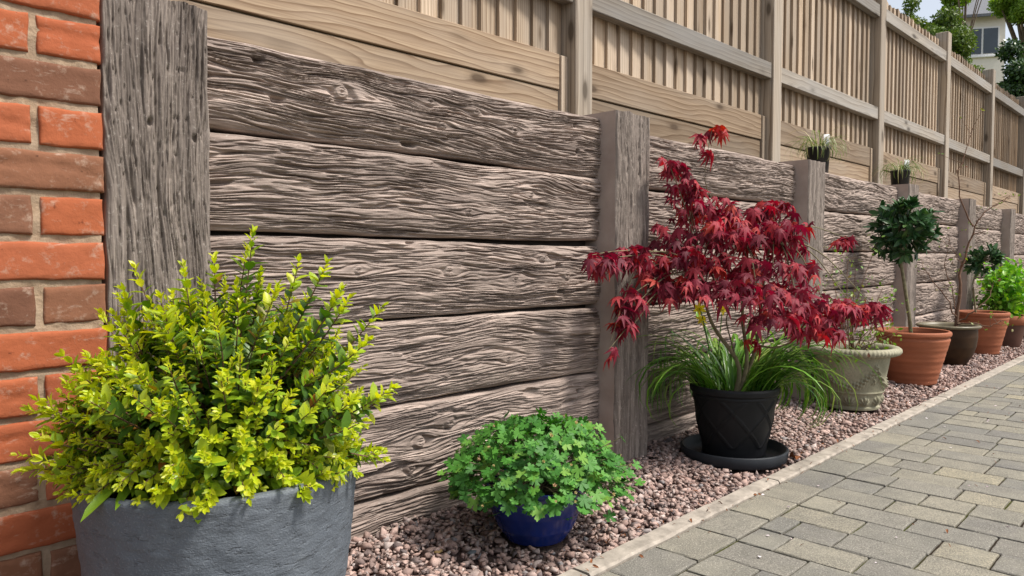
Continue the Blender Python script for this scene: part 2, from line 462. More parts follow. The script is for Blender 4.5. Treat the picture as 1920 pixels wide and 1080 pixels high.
def m_terra(name, c, bands=1.0):
    t = NT(name); v = t.coords(rand=False); vb = t.coords((.6, .6, 26), rand=False)
    n = t.noise(v, 9, 5); b = t.noise(vb, 1.0, 3); f = t.noise(v, 150, 3)
    col = t.ramp(n, [(.3, tuple(x * .82 for x in c)), (.7, tuple(x * 1.12 for x in c))])
    col = t.mix(t.ramp(b, [(.42, (.5 * bands,) * 3), (.62, (0, 0, 0))]), col, tuple(x * .62 for x in c))
    return t.done(col, .72, t.bump(f, .25, .0015, t.bump(b, .3, .004)), .3)
M['terra'] = m_terra('terracotta', (.36, .118, .055))
M['terra2'] = m_terra('terracotta_darker', (.34, .115, .055))
M['oxblood'] = m_plain('brown_unglazed', (.085, .036, .024), .6, .35, .35, 9, .2)
def m_brown():
    t = NT('brown_glaze'); v = t.coords(rand=False); n = t.noise(v, 9, 4)
    col = t.ramp(n, [(.3, (.028, .015, .008)), (.7, (.058, .030, .014))])
    return t.done(col, .5, t.bump(n, .1, .002), .15)
M['brown'] = m_brown()
M['rim_olive'] = m_plain('olive_glaze_rim', (.15, .125, .075), .4, .45, .3, 20, .2)
M['white_plastic'] = m_plain('white_plastic', (.75, .75, .76), .4, .4, .05, 30, .05)
M['render_white'] = m_plain('cream_render', (.78, .74, .64), .9, .2, .06, 8, .2)
M['slate'] = m_plain('slate', (.13, .135, .15), .6, .35, .3, 25, .4)
M['glass'] = m_plain('window_glass', (.03, .045, .06), .08, .6, .2, 2, .02)
M['frame_white'] = m_plain('white_frame', (.8, .8, .78), .5, .4, .03, 10, .05)

# ------------------------------------------------------------------ ground, paving
def plane(x0, x1, y0, y1, z): return [(x0, y0, z), (x1, y0, z), (x1, y1, z), (x0, y1, z)], [(0, 1, 2, 3)]
structure('ground', make_mesh('ground', *plane(-600, 600, -600, 600, -.16), M['earth']))

KY0, KY1 = .952, 1.003            # edging strip
# paving of blocks ------------------------------------------------
pav = structure('paving', make_mesh('paving_bed', *plane(-2.5, 16, -3.2, KY0 - .002, -.0065), M['joint']))
paver_mesh = {}
def paver_variant(lx, ly, k):
    key = (round(lx, 3), round(ly, 3), k)
    if key not in paver_mesh:
        g = .0028
        random.seed(hash(key) % 9999)
        # worn block: irregular outline, rounded top edge
        n = 5
        per = []
        for i in range(n): per.append((-lx / 2 + g + (lx - 2 * g) * i / n, -ly / 2 + g))
        for i in range(3): per.append((lx / 2 - g, -ly / 2 + g + (ly - 2 * g) * i / 3))
        for i in range(n): per.append((lx / 2 - g - (lx - 2 * g) * i / n, ly / 2 - g))
        for i in range(3): per.append((-lx / 2 + g, ly / 2 - g - (ly - 2 * g) * i / 3))
        m = len(per); v = []; f = []
        for z, ins in ((-.05, 0), (-.003, 0), (-.0008, .0012), (0, .0035)):
            for (a, b) in per:
                j = random.uniform(-.0014, .0014) if z > -.04 else 0
                sx = 1 - ins / (lx / 2); sy = 1 - ins / (ly / 2)
                v.append((a * sx + j, b * sy + j * .7, z))
        for r_ in range(3):
            for i in range(m): f.append((r_ * m + i, r_ * m + (i + 1) % m, (r_ + 1) * m + (i + 1) % m, (r_ + 1) * m + i))
        f.append(tuple(3 * m + i for i in range(m)))
        paver_mesh[key] = make_mesh('paver', v, f, M['paver'])
    return paver_mesh[key]
ROW = .1162
blocks = []                                  # (cx, cy, lx, ly, z, rot)
prng = random.Random(3)
x = 1.434 - .1755 * 20
while x < 13.5:                               # border course along the edging
    l = prng.choice([.172, .1755, .18])
    blocks.append((x + l / 2, .891, l, .117)); x += l
nrow = 0
xr = 1.742 - ROW * 33
starts = {16: 0}
while xr < 13.0:
    y = .831
    first = prng.choice([.175, .09, .118, .06])
    if abs(xr - 1.857) < .05: first = .122 + .058
    if abs(xr - 1.975) < .05: first = .090
    if abs(xr - 2.09) < .05: first = .178
    if abs(xr - 2.207) < .05: first = .115
    l = first
    while y > -1.7:
        blocks.append((xr + ROW / 2, y - l / 2, ROW, l)); y -= l
        l = prng.choice([.182, .182, .175, .118, .175])
    xr += ROW
def seen(p):
    p = np.asarray(p) - CAMP; d = p @ fw
    if d < .2: return None
    u = 960 + FPX * (p @ rt) / d; w = 540 - FPX * (p @ up) / d
    return d if (-120 < u < 2060 and w < 1200) else None
near, far = [], []
for b in blocks:
    d = seen((b[0], b[1], 0))
    (near if d is not None else far).append((d, b))
near.sort(key=lambda q: q[0])
far += near[300:]; near = near[:300]
sv, sf, sa, nb = [], [], [], 0
for d, (cx, cy, lx, ly) in near:
    o = obj('paver', paver_variant(lx, ly, prng.randrange(3)), pav, (cx, cy, prng.uniform(-.0015, .0015)))
    o.rotation_euler = (prng.uniform(-.006, .006), prng.uniform(-.006, .006), prng.choice([0, math.pi]) + prng.uniform(-.006, .006))
for d, (cx, cy, lx, ly) in far:
    if d is None and (cy < -1.2 or cx > 9): pass
    v, f = cbox(cx - lx / 2 + .0028, cx + lx / 2 - .0028, cy - ly / 2 + .0028, cy + ly / 2 - .0028, -.05, 0, .003)
    sv += v; sf += [tuple(i + nb for i in q) for q in f]; nb += len(v); sa += [prng.random()] * len(v)
obj('outlying_pavers', make_mesh('outlying_pavers', sv, sf, M['paver'], attr=sa), pav, kind='stuff')

# concrete edging
kerb = structure('kerb', make_mesh('kerb_bed', *plane(-2.5, 16, KY0 - .002, KY1 + .002, -.03), M['joint']))
x = 2.13 - .915 * 5
kv = []
for k in range(3):
    n = 40; random.seed(k)
    prof = [(0, -.06), (0, .001), (.004, .006), (.047, .007), (.051, .001), (.051, -.06)]
    v = []
    for i in range(n):
        xx = .004 + (.907) * i / (n - 1)
        for j, (a, b) in enumerate(prof):
            w = .0016 * pn(xx * 9 + k * 13, j * 3.3) + .0014 * pn(xx * 40 + k * 7, j * 2.3)
            v.append((xx, a + float(w), b + float(w) * .8))
    f = [(i * 6 + j, (i + 1) * 6 + j, (i + 1) * 6 + j + 1, i * 6 + j + 1) for i in range(n - 1) for j in range(5)]
    f += [tuple(range(5, -1, -1)), tuple((n - 1) * 6 + j for j in range(6))]
    kv.append(make_mesh('kerb_stone', v, f, M['kerb']))
while x < 13:
    obj('kerb_stone', kv[prng.randrange(3)], kerb, (x, KY0, prng.uniform(-.001, .001))); x += .915

# gravel ------------------------------------------------------------
structure('gravel_bed', make_mesh('gravel_bed', *plane(-2.5, 16, KY1, 1.60, -.014), M['gravel_bed']))
POTS = [(.510, 1.134, .165), (1.306, 1.19, .078), (2.30, 1.19, .172), (3.42, 1.225, .122), (4.33, 1.215, .118), (5.21, 1.26, .10), (5.97, 1.235, .105), (6.58, 1.22, .11), (7.30, 1.22, .11)]
def gravel():
    import bmesh
    chips = []
    for k in range(28):                       # angular chippings
        bm = bmesh.new()
        q = rng.normal(size=(10, 3)); q /= np.linalg.norm(q, axis=1)[:, None]
        for p in q * rng.uniform(.75, 1.15, (10, 1)): bm.verts.new(p)
        bmesh.ops.convex_hull(bm, input=bm.verts[:]); bmesh.ops.triangulate(bm, faces=bm.faces[:])
        bm.verts.index_update()
        chips.append((np.array([v.co[:] for v in bm.verts]), np.array([[v.index for v in f.verts] for f in bm.faces]))); bm.free()
    P = []
    for (x0, x1, dens) in ((.2, 3.2, 9500), (3.2, 6.0, 5600), (6.0, 12.5, 3000)):
        n = int((x1 - x0) * .47 * dens)
        P.append(np.stack([rng.uniform(x0, x1, n), rng.uniform(KY1 + .006, 1.475, n)], 1))
    P = np.concatenate(P)
    keep = np.ones(len(P), bool)
    for (cx, cy, r_) in POTS: keep &= np.hypot(P[:, 0] - cx, P[:, 1] - cy) > r_ + .006
    P = P[keep]; n = len(P)
    s = rng.lognormal(math.log(.0088), .34, n).clip(.0045, .018)
    # a few lie on the edging
    tone = rng.random(n); kk = rng.integers(len(chips), size=n); VV, FF, AA, nb = [], [], [], 0
    base = -.012 + .006 * pn(P[:, 0] * 4, P[:, 1] * 7) + .012 * smooth01(P[:, 1], KY1 + .02, 1.30)
    for c in range(len(chips)):
        idx = np.where(kk == c)[0]; cv, cf = chips[c]; m = len(idx)
        V = cv[None] * (s[idx][:, None, None] * rng.uniform([.85, .7, .45], [1.35, 1.05, .8], (m, 3))[:, None, :])
        tl = rng.normal(0, .5, m); ct, st = np.cos(tl)[:, None], np.sin(tl)[:, None]
        x_, y_, z_ = V[..., 0], V[..., 1] * ct - V[..., 2] * st, V[..., 1] * st + V[..., 2] * ct
        a = rng.uniform(0, 2 * np.pi, m); ca, sa_ = np.cos(a)[:, None], np.sin(a)[:, None]
        Q = np.stack([x_ * ca - y_ * sa_ + P[idx, :1], x_ * sa_ + y_ * ca + P[idx, 1:2], z_ + (base[idx] + rng.random(m) * .013)[:, None]], -1)
        Q[..., 1] = np.maximum(Q[..., 1], KY1 + .0005 - .012 * (rng.random((m, 1)) < .02))
        VV.append(Q.reshape(-1, 3)); FF.append((cf[None] + nb + (np.arange(m) * len(cv))[:, None, None]).reshape(-1, 3)); nb += m * len(cv)
        AA.append(np.repeat(tone[idx], len(cv)))
    V = np.concatenate(VV); F = np.concatenate(FF); A_ = np.concatenate(AA)
    o = obj('gravel', make_mesh('gravel', V, F, M['gravel'], attr=A_), kind='stuff')
    tag(o, 'bed of small pinkish brown gravel chippings along the foot of the sleeper wall', 'gravel')
gravel()

# ------------------------------------------------------------------ brick wall
BX, BY = .428, 1.400
bw = thing('brick_wall', (BX, BY, 0), 'orange and brown brick wall with sandy mortar ending against the timber-look post', 'wall')
def brick_mesh(l, k):
    random.seed(100 + k); h, dpt = .0625, .10
    e_ = [0, .0015, .004]
    xs = np.array(e_ + list(np.linspace(.010, l - .010, max(6, int(l / .009)))) + [l - q for q in e_[::-1]])
    zs = np.array(e_ + list(np.linspace(.010, h - .010, 7)) + [h - q for q in e_[::-1]])
    nx, nz = len(xs), len(zs)
    XX, ZZ = np.meshgrid(xs, zs)
    ed = np.minimum(np.minimum(XX, l - XX), np.minimum(ZZ, h - ZZ))
    Yf = .0016 * pn(XX * 22 + k * 7, ZZ * 22) + .0014 * pn(XX * 70 + k * 3, ZZ * 70) + np.where(ed < 1e-6, .004, np.where(ed < .002, .0014, np.where(ed < .005, .0003, 0)))
    if k % 4 == 1:      # fold crease
        Yf += .004 * np.exp(-((ZZ - h * .35 - .02 * np.cos((XX - l / 2) * 14)) / .003) ** 2)
    Xw = XX + .0020 * pn(ZZ * 30 + k * 11, (XX > l / 2) * 4.3) * (np.minimum(XX, l - XX) < .006)
    Zw = ZZ + (.0026 * pn(XX * 16 + k * 5, (ZZ > h / 2) * 3.7) + .0012 * pn(XX * 55 + k, (ZZ > h / 2) * 3.1)) * (np.minimum(ZZ, h - ZZ) < .006)
    front = np.stack([Xw, Yf, Zw], -1).reshape(-1, 3)
    m = len(front)
    per = list(range(nx)) + [i * nx + nx - 1 for i in range(1, nz)] + [(nz - 1) * nx + i for i in range(nx - 2, -1, -1)] + [i * nx for i in range(nz - 2, 0, -1)]
    back = front[per].copy(); back[:, 1] = dpt
    f = [tuple(q) for q in grid_faces(nx, nz)]
    f += [(per[i], m + i, m + (i + 1) % len(per), per[(i + 1) % len(per)]) for i in range(len(per))]
    me = make_mesh('brick', np.concatenate([front, back]), f, M['brick_red'], True); return me
bm_long = [brick_mesh(.212, k) for k in range(6)]
bm_half = [brick_mesh(.0945, k + 6) for k in range(5)]
def with_mat(lst, mt):
    out = []
    for me in lst:
        c = me.copy(); c.materials.clear(); c.materials.append(mt); out.append(c)
    return out
bml = {'o': bm_long, 'b': with_mat(bm_long, M['brick_brown'])}
bmh = {'o': bm_half, 'b': with_mat(bm_half, M['brick_brown'])}
CH = .0737
tops = {-1: '1o', 0: '2oo', 1: '1b', 2: '2oo', 3: '1b', 4: '2bo', 5: '1o', 6: '2bb', 7: '1o', 8: '2oo', 9: '1o', 10: '2bo', 11: '1o', 12: '2bb', 13: '1o'}
for k in range(-9, 16):
    ztop = CAMZ + .392 - CH * k
    code = tops.get(k) or (('1' if k % 2 else '2') + prng.choice('oob') + prng.choice('oob'))
    xe = BX + prng.uniform(-.002, .002)
    i = 0
    while xe > -.95:
        half = (code[0] == '2' and i == 0)
        L = .0945 if half else .212
        c = (code[2] if i == 0 else code[1]) if code[0] == '2' else code[1]
        if i > 1 or (i == 1 and code[0] == '1'): c = prng.choice('ooob')
        me = prng.choice(bmh[c] if half else bml[c])
        o = obj('brick', me, bw, (xe - L - BX, prng.uniform(-.0025, .0015), ztop - .0625))
        o.rotation_euler = (0, prng.uniform(-.008, .008), 0)
        xe -= L + .0125; i += 1
nx, nz = 180, 240
XX, ZZ = np.meshgrid(np.linspace(-1.0, BX - .004, nx), np.linspace(-.1, CAMZ + .392 + 9 * CH, nz))
YY = .0055 + .0028 * pn(XX * 40, ZZ * 40) + .003 * pn(XX * 12, ZZ * 15)
v = np.stack([XX - BX, YY, ZZ], -1).reshape(-1, 3)
nv = len(v); v = np.concatenate([v, np.array(box_v(-1.0 - BX, -.003, .02, .11, -.1, CAMZ + .392 + 9 * CH))])
obj('mortar', make_mesh('mortar', v, [tuple(q) for q in grid_faces(nx, nz)] + [tuple(i + nv for i in q) for q in BOXF], M['mortar']), bw)

# ------------------------------------------------------------------ sleeper retaining wall
def relief(L, H, nx, ny, seed, amp, knots, holes=(), fr=1.0):
    x = np.linspace(0, L, nx); y = np.linspace(0, H, ny); X, Y = np.meshgrid(x, y)
    o = seed * 17.3
    yw = Y + .034 * pn(X * 1.5 + o, Y * 4.5 + o) + .008 * pn(X * 3.7 + o, Y * 11) + .0018 * pn(X * 14 + o, Y * 40)
    kmask = np.zeros_like(X); kh = np.zeros_like(X)
    for kx, ky, r_ in knots:
        dx = (X - kx) / (2.6 * r_); dy = (Y - ky) / r_
        d2 = dx * dx + dy * dy
        yw = yw - .85 * (Y - ky) * np.exp(-d2 * .55)
        d = np.sqrt(((X - kx) / (1.25 * r_)) ** 2 + dy ** 2)
        w = 1 - smooth01(d, .45, .8)
        kmask = np.maximum(kmask, w * .8)
        d = d + .12 * pn(X * 45 + o, Y * 45)
        kh += w * (.3 * np.cos(d * 24) + .35 - 1.0 * np.exp(-(d / .16) ** 2)) - .55 * np.exp(-((d - .85) / .12) ** 2) * smooth01(pn(X * 30 + o, Y * 30 + 4), -.3, .2)
    # flat weathered faces split by sharp open checks along the grain
    h = .18 * pn(X * 3 + o, yw * 45 * fr) + .22 * pn(X * 9 + o, yw * 170 * fr + o) + .20 * pn(X * 26 + o, yw * 330 * fr) + .10 * pn(X * 70 + o, Y * 160)
    for fx_, fy_, wd_, dp_, gx_, gy_, lo_, sd_ in ((1.3, 38, .10, 1.35, 1.7, 11, -.10, 3), (2.5, 66, .13, 1.35, 2.6, 17, -.25, 7), (4.2, 105, .17, 1.2, 3.6, 24, -.30, 1), (7.0, 160, .22, .9, 5.0, 30, -.35, 5)):
        c = pn(X * fx_ + o + sd_, yw * fy_ * fr + sd_)
        gate = smooth01(pn(X * gx_ + o + 2 * sd_, yw * gy_ + sd_), lo_, lo_ + .3)
        h -= dp_ * np.clip(1 - np.abs(c) / wd_, 0, 1) ** .8 * gate
    c = pn(X * 6 + 4 + o, yw * 34 * fr + 1); h -= 1.5 * smooth01(c, .50, .62)
    h = h + .35 * smooth01(pn(X * 2.2 + o + 40, yw * 16), -.1, .35)
    h = h * (1 - kmask) + kh
    for hx, hy, a, b in holes:
        h -= 3.2 * np.exp(-(((X - hx) / a) ** 4 + ((Y - hy) / b) ** 4))
    return X, Y, amp * h

def sleeper_mesh(L, H, dx, dy, seed, knots, holes=(), amp=.0060):
    nx, ny = int(L / dx), int(H / dy)
    X, Y, h = relief(L, H, nx, ny, seed, amp, knots, holes)
    r_ = .016
    e = np.minimum(Y, H - Y).clip(0, r_)
    back = r_ - np.sqrt(np.maximum(r_ * r_ - (r_ - e) ** 2, 0))
    back = back + .016 * (1 - smooth01(Y, 0, .055)) * (.7 + .6 * pn(X * 2.1 + seed * 5, .5)) + .005 * (1 - smooth01(H - Y, 0, .03))
    back = back + .0045 * pn(X * 2.3 + seed * 3, Y * 9) 
    fade = .35 + .65 * (e / r_)
    Yd = back - h * fade
    zb = .006 * pn(X * 1.7 + seed, 0.3) + .002 * pn(X * 9, .7 + seed)
    zt = .006 * pn(X * 1.5 + seed * 2, 9.3) + .003 * pn(X * 11, 5.7 + seed)
    Z = zb + (H + zt - zb) * Y / H
    row0 = np.stack([X[0], np.full(nx, .075), Z[0]], -1); row1 = np.stack([X[-1], np.full(nx, .075), Z[-1]], -1)
    g = np.stack([X, Yd, Z], -1)
    v = np.concatenate([row0[None], g, row1[None]]).reshape(-1, 3)
    return make_mesh('sleeper', v, grid_faces(nx, ny + 2), M['sleeper'], smooth=True)

SY, PY = 1.466, 1.400
post_x = [.4330, 1.918, 3.400, 4.868, 6.30, 7.73, 9.16, 10.6]      # left edges of the posts' faces
PW = .184
rw = thing('retaining_wall', (post_x[0], SY, 0), 'weathered timber-look concrete sleeper wall of stacked beams between upright posts', 'wall')
RB = [1.128, .933, .727, .527, .312, .088]     # tops of the courses
bay1_knots = [
    [(.36, .118, .022), (.62, .135, .016), (.78, .13, .015), (.66, .078, .014), (.93, .10, .013), (.03, .115, .018)],
    [(.75, .07, .012), (1.0, .13, .011)],
    [(.68, .115, .017), (.93, .09, .016), (1.16, .10, .02), (.40, .12, .012), (1.05, .15, .012)],
    [(.9, .08, .011)],
    [(.58, .12, .022), (.68, .155, .018), (.55, .055, .018), (.88, .15, .014), (.3, .1, .02)],
    [(.8, .08, .014)]]
holes1 = [[(.16, .155, .012, .008), (.20, .075, .016, .007), (1.20, .15, .007, .007), (1.21, .07, .006, .008), (.56, .02, .02, .006)], [], [(.56, .185, .014, .004), (1.12, .13, .012, .008), (1.13, .05, .014, .006)], [], [(1.22, .17, .006, .006)], []]
for c in range(6):
    zt = RB[c]; zb = (RB[c + 1] if c < 5 else -.10)
    H = zt - zb - .007
    me = sleeper_mesh(post_x[1] - post_x[0] - PW + .05, H, .0042, .00105, 1 + c, bay1_knots[c], holes1[c])
    o = obj('sleeper', me, rw, (PW - .025, 0, zb + .003))
    if c in (2, 3, 4, 5): o.rotation_euler = (0, R([0, 0, .35, .55, .5, .3][c]), 0)
def rand_knots(L, n): return [(rng.uniform(.05, L - .05), rng.uniform(.05, .15), rng.uniform(.01, .022)) for _ in range(n)]
L2 = 1.48 - PW + .05
for c in range(6):
    zt = RB[c] - .018; zb = (RB[c + 1] - .018 if c < 5 else -.10)
    me = sleeper_mesh(L2, zt - zb - .007, .007, .0019, 20 + c, rand_knots(L2, 4), [(rng.uniform(.1, 1.2), .15, .012, .007)])
    obj('sleeper', me, rw, (post_x[1] - post_x[0] + PW - .025, 0, zb + .003))
far_sl = [sleeper_mesh(L2, .196, .010, .003, 40 + c, rand_knots(L2, 4)) for c in range(6)]
for b in range(2, 7):
    off = [0, .018, .022, .026, .030, .036, .04][b]
    for c in range(6):
        zt = RB[c] - off; zb = (RB[c + 1] - off if c < 5 else -.10)
        o = obj('sleeper', far_sl[(c * 5 + b * 3) % 6], rw, (post_x[b] - post_x[0] + PW - .025, 0, zb + .003))
        o.scale = ((post_x[b + 1] - post_x[b] - PW + .05) / L2, 1, (zt - zb - .007) / .196)
obj('backing', make_mesh('backing', box_v(-.1, 12, .062, .12, -.1, 1.085), BOXF, M['back']), rw)

def post_mesh(W, Ht, dx, dz, seed, knots, holes, depth=.15, amp=.0034):
    nx, nz = int(W / dx), int(Ht / dz)
    Xr, Yr, h = relief(Ht, W, nz, nx, seed, amp, knots, holes, 1.15)
    h = h - .004 * smooth01(pn(Xr * 45 + seed, Yr * 170), .50, .62) + .0008 * pn(Xr * 160, Yr * 260)     # rows: across, cols: along
    h = h.T; Z = Xr.T; X = Yr.T
    e = np.minimum(X, W - X).clip(0, .008); back = .008 - np.sqrt(np.maximum(.008 ** 2 - (.008 - e) ** 2, 0))
    Yd = back - h * (.3 + .7 * e / .008)
    Xw = X + .0025 * pn(Z * 14 + seed, X * 3) * (np.minimum(X, W - X) < .01)
    Zw = Z + .006 * pn(X * 25 + seed, 3.3) * smooth01(Z, Ht - .05, Ht)
    front = np.stack([Xw, Yd, Zw], -1)
    # sides in their own smooth cast finish, top rough
    vl = np.stack([Xw[:, 0], Yd[:, 0], Zw[:, 0]], -1); vlb = vl.copy(); vlb[:, 1] = depth
    vr = np.stack([Xw[:, -1], Yd[:, -1], Zw[:, -1]], -1); vrb = vr.copy(); vrb[:, 1] = depth
    vt = front[-1]; vtb = vt.copy(); vtb[:, 1] = depth
    me_f = make_mesh('post_face', front.reshape(-1, 3), grid_faces(nx, nz), M['sleeper_post'], smooth=True)
    side_v = np.concatenate([vlb, vl, vr, vrb]); n = nz
    sfc = [(i, n + i, n + i + 1, i + 1) for i in range(n - 1)] + [(2 * n + i, 3 * n + i, 3 * n + i + 1, 2 * n + i + 1) for i in range(n - 1)]
    o_ = len(side_v); side_v = np.concatenate([side_v, vt, vtb]); m = nx
    sfc += [(o_ + i, o_ + i + 1, o_ + m + i + 1, o_ + m + i) for i in range(m - 1)]
    # one closed mesh with two finishes
    fv = front.reshape(-1, 3); ff = [tuple(q) for q in grid_faces(nx, nz)]
    k = len(fv); F = ff + [tuple(i + k for i in q) for q in sfc]
    me = make_mesh('post', np.concatenate([fv, side_v]), F, [M['sleeper_post'], M['cast_side']])
    mi = np.zeros(len(F), dtype=np.int32); mi[len(ff):] = 1
    me.polygons.foreach_set('material_index', mi)
    sm = np.zeros(len(F), dtype=bool); sm[:len(ff)] = True
    me.polygons.foreach_set('use_smooth', sm)
    bpy.data.meshes.remove(me_f)
    return me
HP = 1.145
pm1 = post_mesh(PW, HP + .1, .0011, .0042, 61, [(.35, .14, .012)], [(1.02, .075, .006, .005), (1.0, .155, .006, .005)])
pm2 = post_mesh(PW, HP + .08, .0022, .006, 63, [(.42, .11, .012), (.6, .05, .008)], [(1.04, .055, .008, .004), (1.035, .125, .008, .004)])
pm3 = [post_mesh(PW, HP + .07, .004, .012, 65 + k, [], [(1.0, .06, .009, .005)]) for k in range(2)]
for i, px_ in enumerate(post_x):
    me = pm1 if i == 0 else pm2 if i == 1 else pm3[i % 2]
    dz = [0, -.005, -.012, -.02, -.03, -.04, -.05, -.06][i]
    obj('post', me, rw, (px_ - post_x[0], PY - SY, -.1 + dz + (0 if i == 0 else .02)))
structure('raised_bed', make_mesh('raised_bed', *plane(-.2, 16, SY + .11, 2.6, 1.075), M['earth']))

# ------------------------------------------------------------------ fence
FD = 1.95                      # face of the fence posts
FP = [.565 + 1.8155 * i for i in range(9)]     # left edges
FW = .110
fence = thing('fence', (FP[0], FD, 1.0), 'tall close-boarded timber fence with square posts and rails above the sleeper wall', 'fence')
FPV = []
for k in range(3):
    random.seed(k); FPV.append(make_mesh('post', *cbox(0, FW, 0, FW, 0, 1.72, .004, .001), M['wood_post']))
rail_m = make_mesh('rail', *cbox(0, 1.8155 - FW - .002, 0, .048, 0, .092, .003), M['wood_rail'])
gb_m = [make_mesh('gravel_board', *cbox(0, 1.8155 - FW - .046, 0, .03, 0, .143, .0025, .0006), M['wood_gravel']) for k in range(2)]
cleat_m = make_mesh('cleat', *cbox(0, .040, 0, .045, 0, .36, .002), M['wood_board'])
bd = []
BH = .66 + .53
for k in range(4):
    w, hgt = .112, 1.185 + .006 * (k - 1.5)
    lean = [.0, .002, -.002, .001][k]
    v = [(0, .0, 0), (w, .018, 0), (w, .024, 0), (0, .024, 0), (lean, .0, hgt), (w + lean, .018, hgt), (w + lean, .024, hgt), (lean, .024, hgt)]
    bd.append(make_mesh('board', v, BOXF, M['wood_board']))
zoff = fence.location.z
gtop = .68 + .826
prng2 = random.Random(11)
for i, fx in enumerate(FP):
    dz = [0, 0, 0, -.0, -.01, -.03, -.05, -.05, -.05][i]
    lx = fx - FP[0]
    o = obj('post', FPV[i % 3], fence, (lx, 0, 1.06 + dz - zoff))
    if i == len(FP) - 1: break
    x0 = lx + FW
    for zr in (.68 + 1.035, .68 + 1.81):
        o = obj('rail', rail_m, fence, (x0 + .001, .012, zr + dz * .6 - zoff)); o.rotation_euler = (0, prng2.uniform(-.003, .003), 0)
    for j, zz in enumerate((gtop - .143, gtop - .143 - .1475, gtop - .143 - .295)):
        obj('gravel_board', gb_m[(i + j) % 2], fence, (x0 + .003, .050 + (.006 if j else 0), zz - zoff + dz * .5))
    obj('cleat', cleat_m, fence, (x0 + 1.8155 - FW - .041, .042, gtop - .365 - zoff + dz * .5))
    # feather-edge boards, thick edge over the thin edge of the next
    n = 18; pitch = (1.8155 - FW) / n
    for k in range(n):
        o = obj('board', bd[prng2.randrange(4)], fence, (x0 + k * pitch, .0625 + prng2.uniform(0, .002), gtop + .001 - zoff + dz * .5 + prng2.uniform(-.002, .004)))
        o.scale = ((pitch + .010) / .112, 1, 1)

# ------------------------------------------------------------------ plants: leaf shapes and placing
def leaf_simple(l=1.0, w=.42, cup=.12, arch=.10, tipsharp=1.0):
    """pointed oval leaf along +Y, folded on its midrib"""
    ys = [0, .16, .46, .80, 1.0]; ws = [.05, .62, 1.0, .66 * tipsharp, 0]
    v = []; f = []
    for y, q in zip(ys, ws):
        zc = -arch * y * y
        v += [(-w / 2 * q, y * l, zc + cup * q * w), (0, y * l, zc), (w / 2 * q, y * l, zc + cup * q * w)]
    for i in range(4):
        a = i * 3
        if i < 3: f += [(a, a + 1, a + 4, a + 3), (a + 1, a + 2, a + 5, a + 4)]
        else: f += [(a, a + 1, a + 4), (a + 1, a + 2, a + 4)]
    v = np.array(v); return v, f

def leaf_maple(lobes=7, droop=.55, seed=0):
    r_ = random.Random(seed)
    v = [(0, 0, 0)]; f = []
    angs = np.linspace(-128, 128, lobes); lens = [.42, .72, .93, 1.06, .93, .72, .42] if lobes == 7 else [.5, .9, 1.05, .9, .5]
    def P(rad, a):
        a = R(a); x, y = rad * math.sin(a), rad * math.cos(a)
        return (x, y, -droop * rad * rad * (.6 + .4 * abs(math.sin(a))) + .03 * math.sin(7 * a))
    step = 256 / (lobes - 1)
    notch = []
    for k in range(lobes + 1):
        a = angs[0] - step / 2 + k * step
        rad = .34 if 0 < k < lobes else .08
        notch.append(len(v)); v.append(P(rad, a))
    for k in range(lobes):
        a = angs[k] + r_.uniform(-5, 5); L = lens[k] * r_.uniform(.92, 1.06)
        m0, m1, tip, mid = len(v), len(v) + 1, len(v) + 2, len(v) + 3
        hw = step * .40
        v += [P(L * .55, a - hw * .72), P(L * .55, a + hw * .72), P(L, a)]
        q = P(L * .5, a); v.append((q[0], q[1], q[2] - .035))
        f += [(0, notch[k], m0, mid), (0, mid, m1, notch[k + 1]), (m0, tip, mid), (mid, tip, m1)]
    return np.array(v), f

def leaf_geranium(seed=0):
    r_ = random.Random(seed); v = [(0, 0, .0)]; f = []
    n = 5
    prof = [(-.46, .36), (-.36, .86), (-.17, .84), (0, 1.06), (.17, .84), (.36, .86), (.46, .36)]
    for k in range(n):
        ca = (-125 + 250 * k / (n - 1))
        for (q, rr) in prof:
            a = R(ca + q * 62); rr = rr * r_.uniform(.93, 1.05) * (.85 + .15 * math.cos(R(ca)))
            v.append((rr * math.sin(a), rr * math.cos(a) + .15, .16 * rr * rr - .10 * abs(q) * rr + r_.uniform(-.03, .03)))
    m = len(v)
    f = [(0, i, i + 1) for i in range(1, m - 1)]
    return np.array(v), [q[::-1] for q in f]

def frame(axis, normal):
    a = np.asarray(axis, float); a /= np.linalg.norm(a) + 1e-9
    n = np.asarray(normal, float); n = n - a * (n @ a)
    if np.linalg.norm(n) < 1e-5: n = np.cross(a, [1, 0, 0.3])
    n /= np.linalg.norm(n)
    return np.stack([np.cross(a, n), a, n], 1)

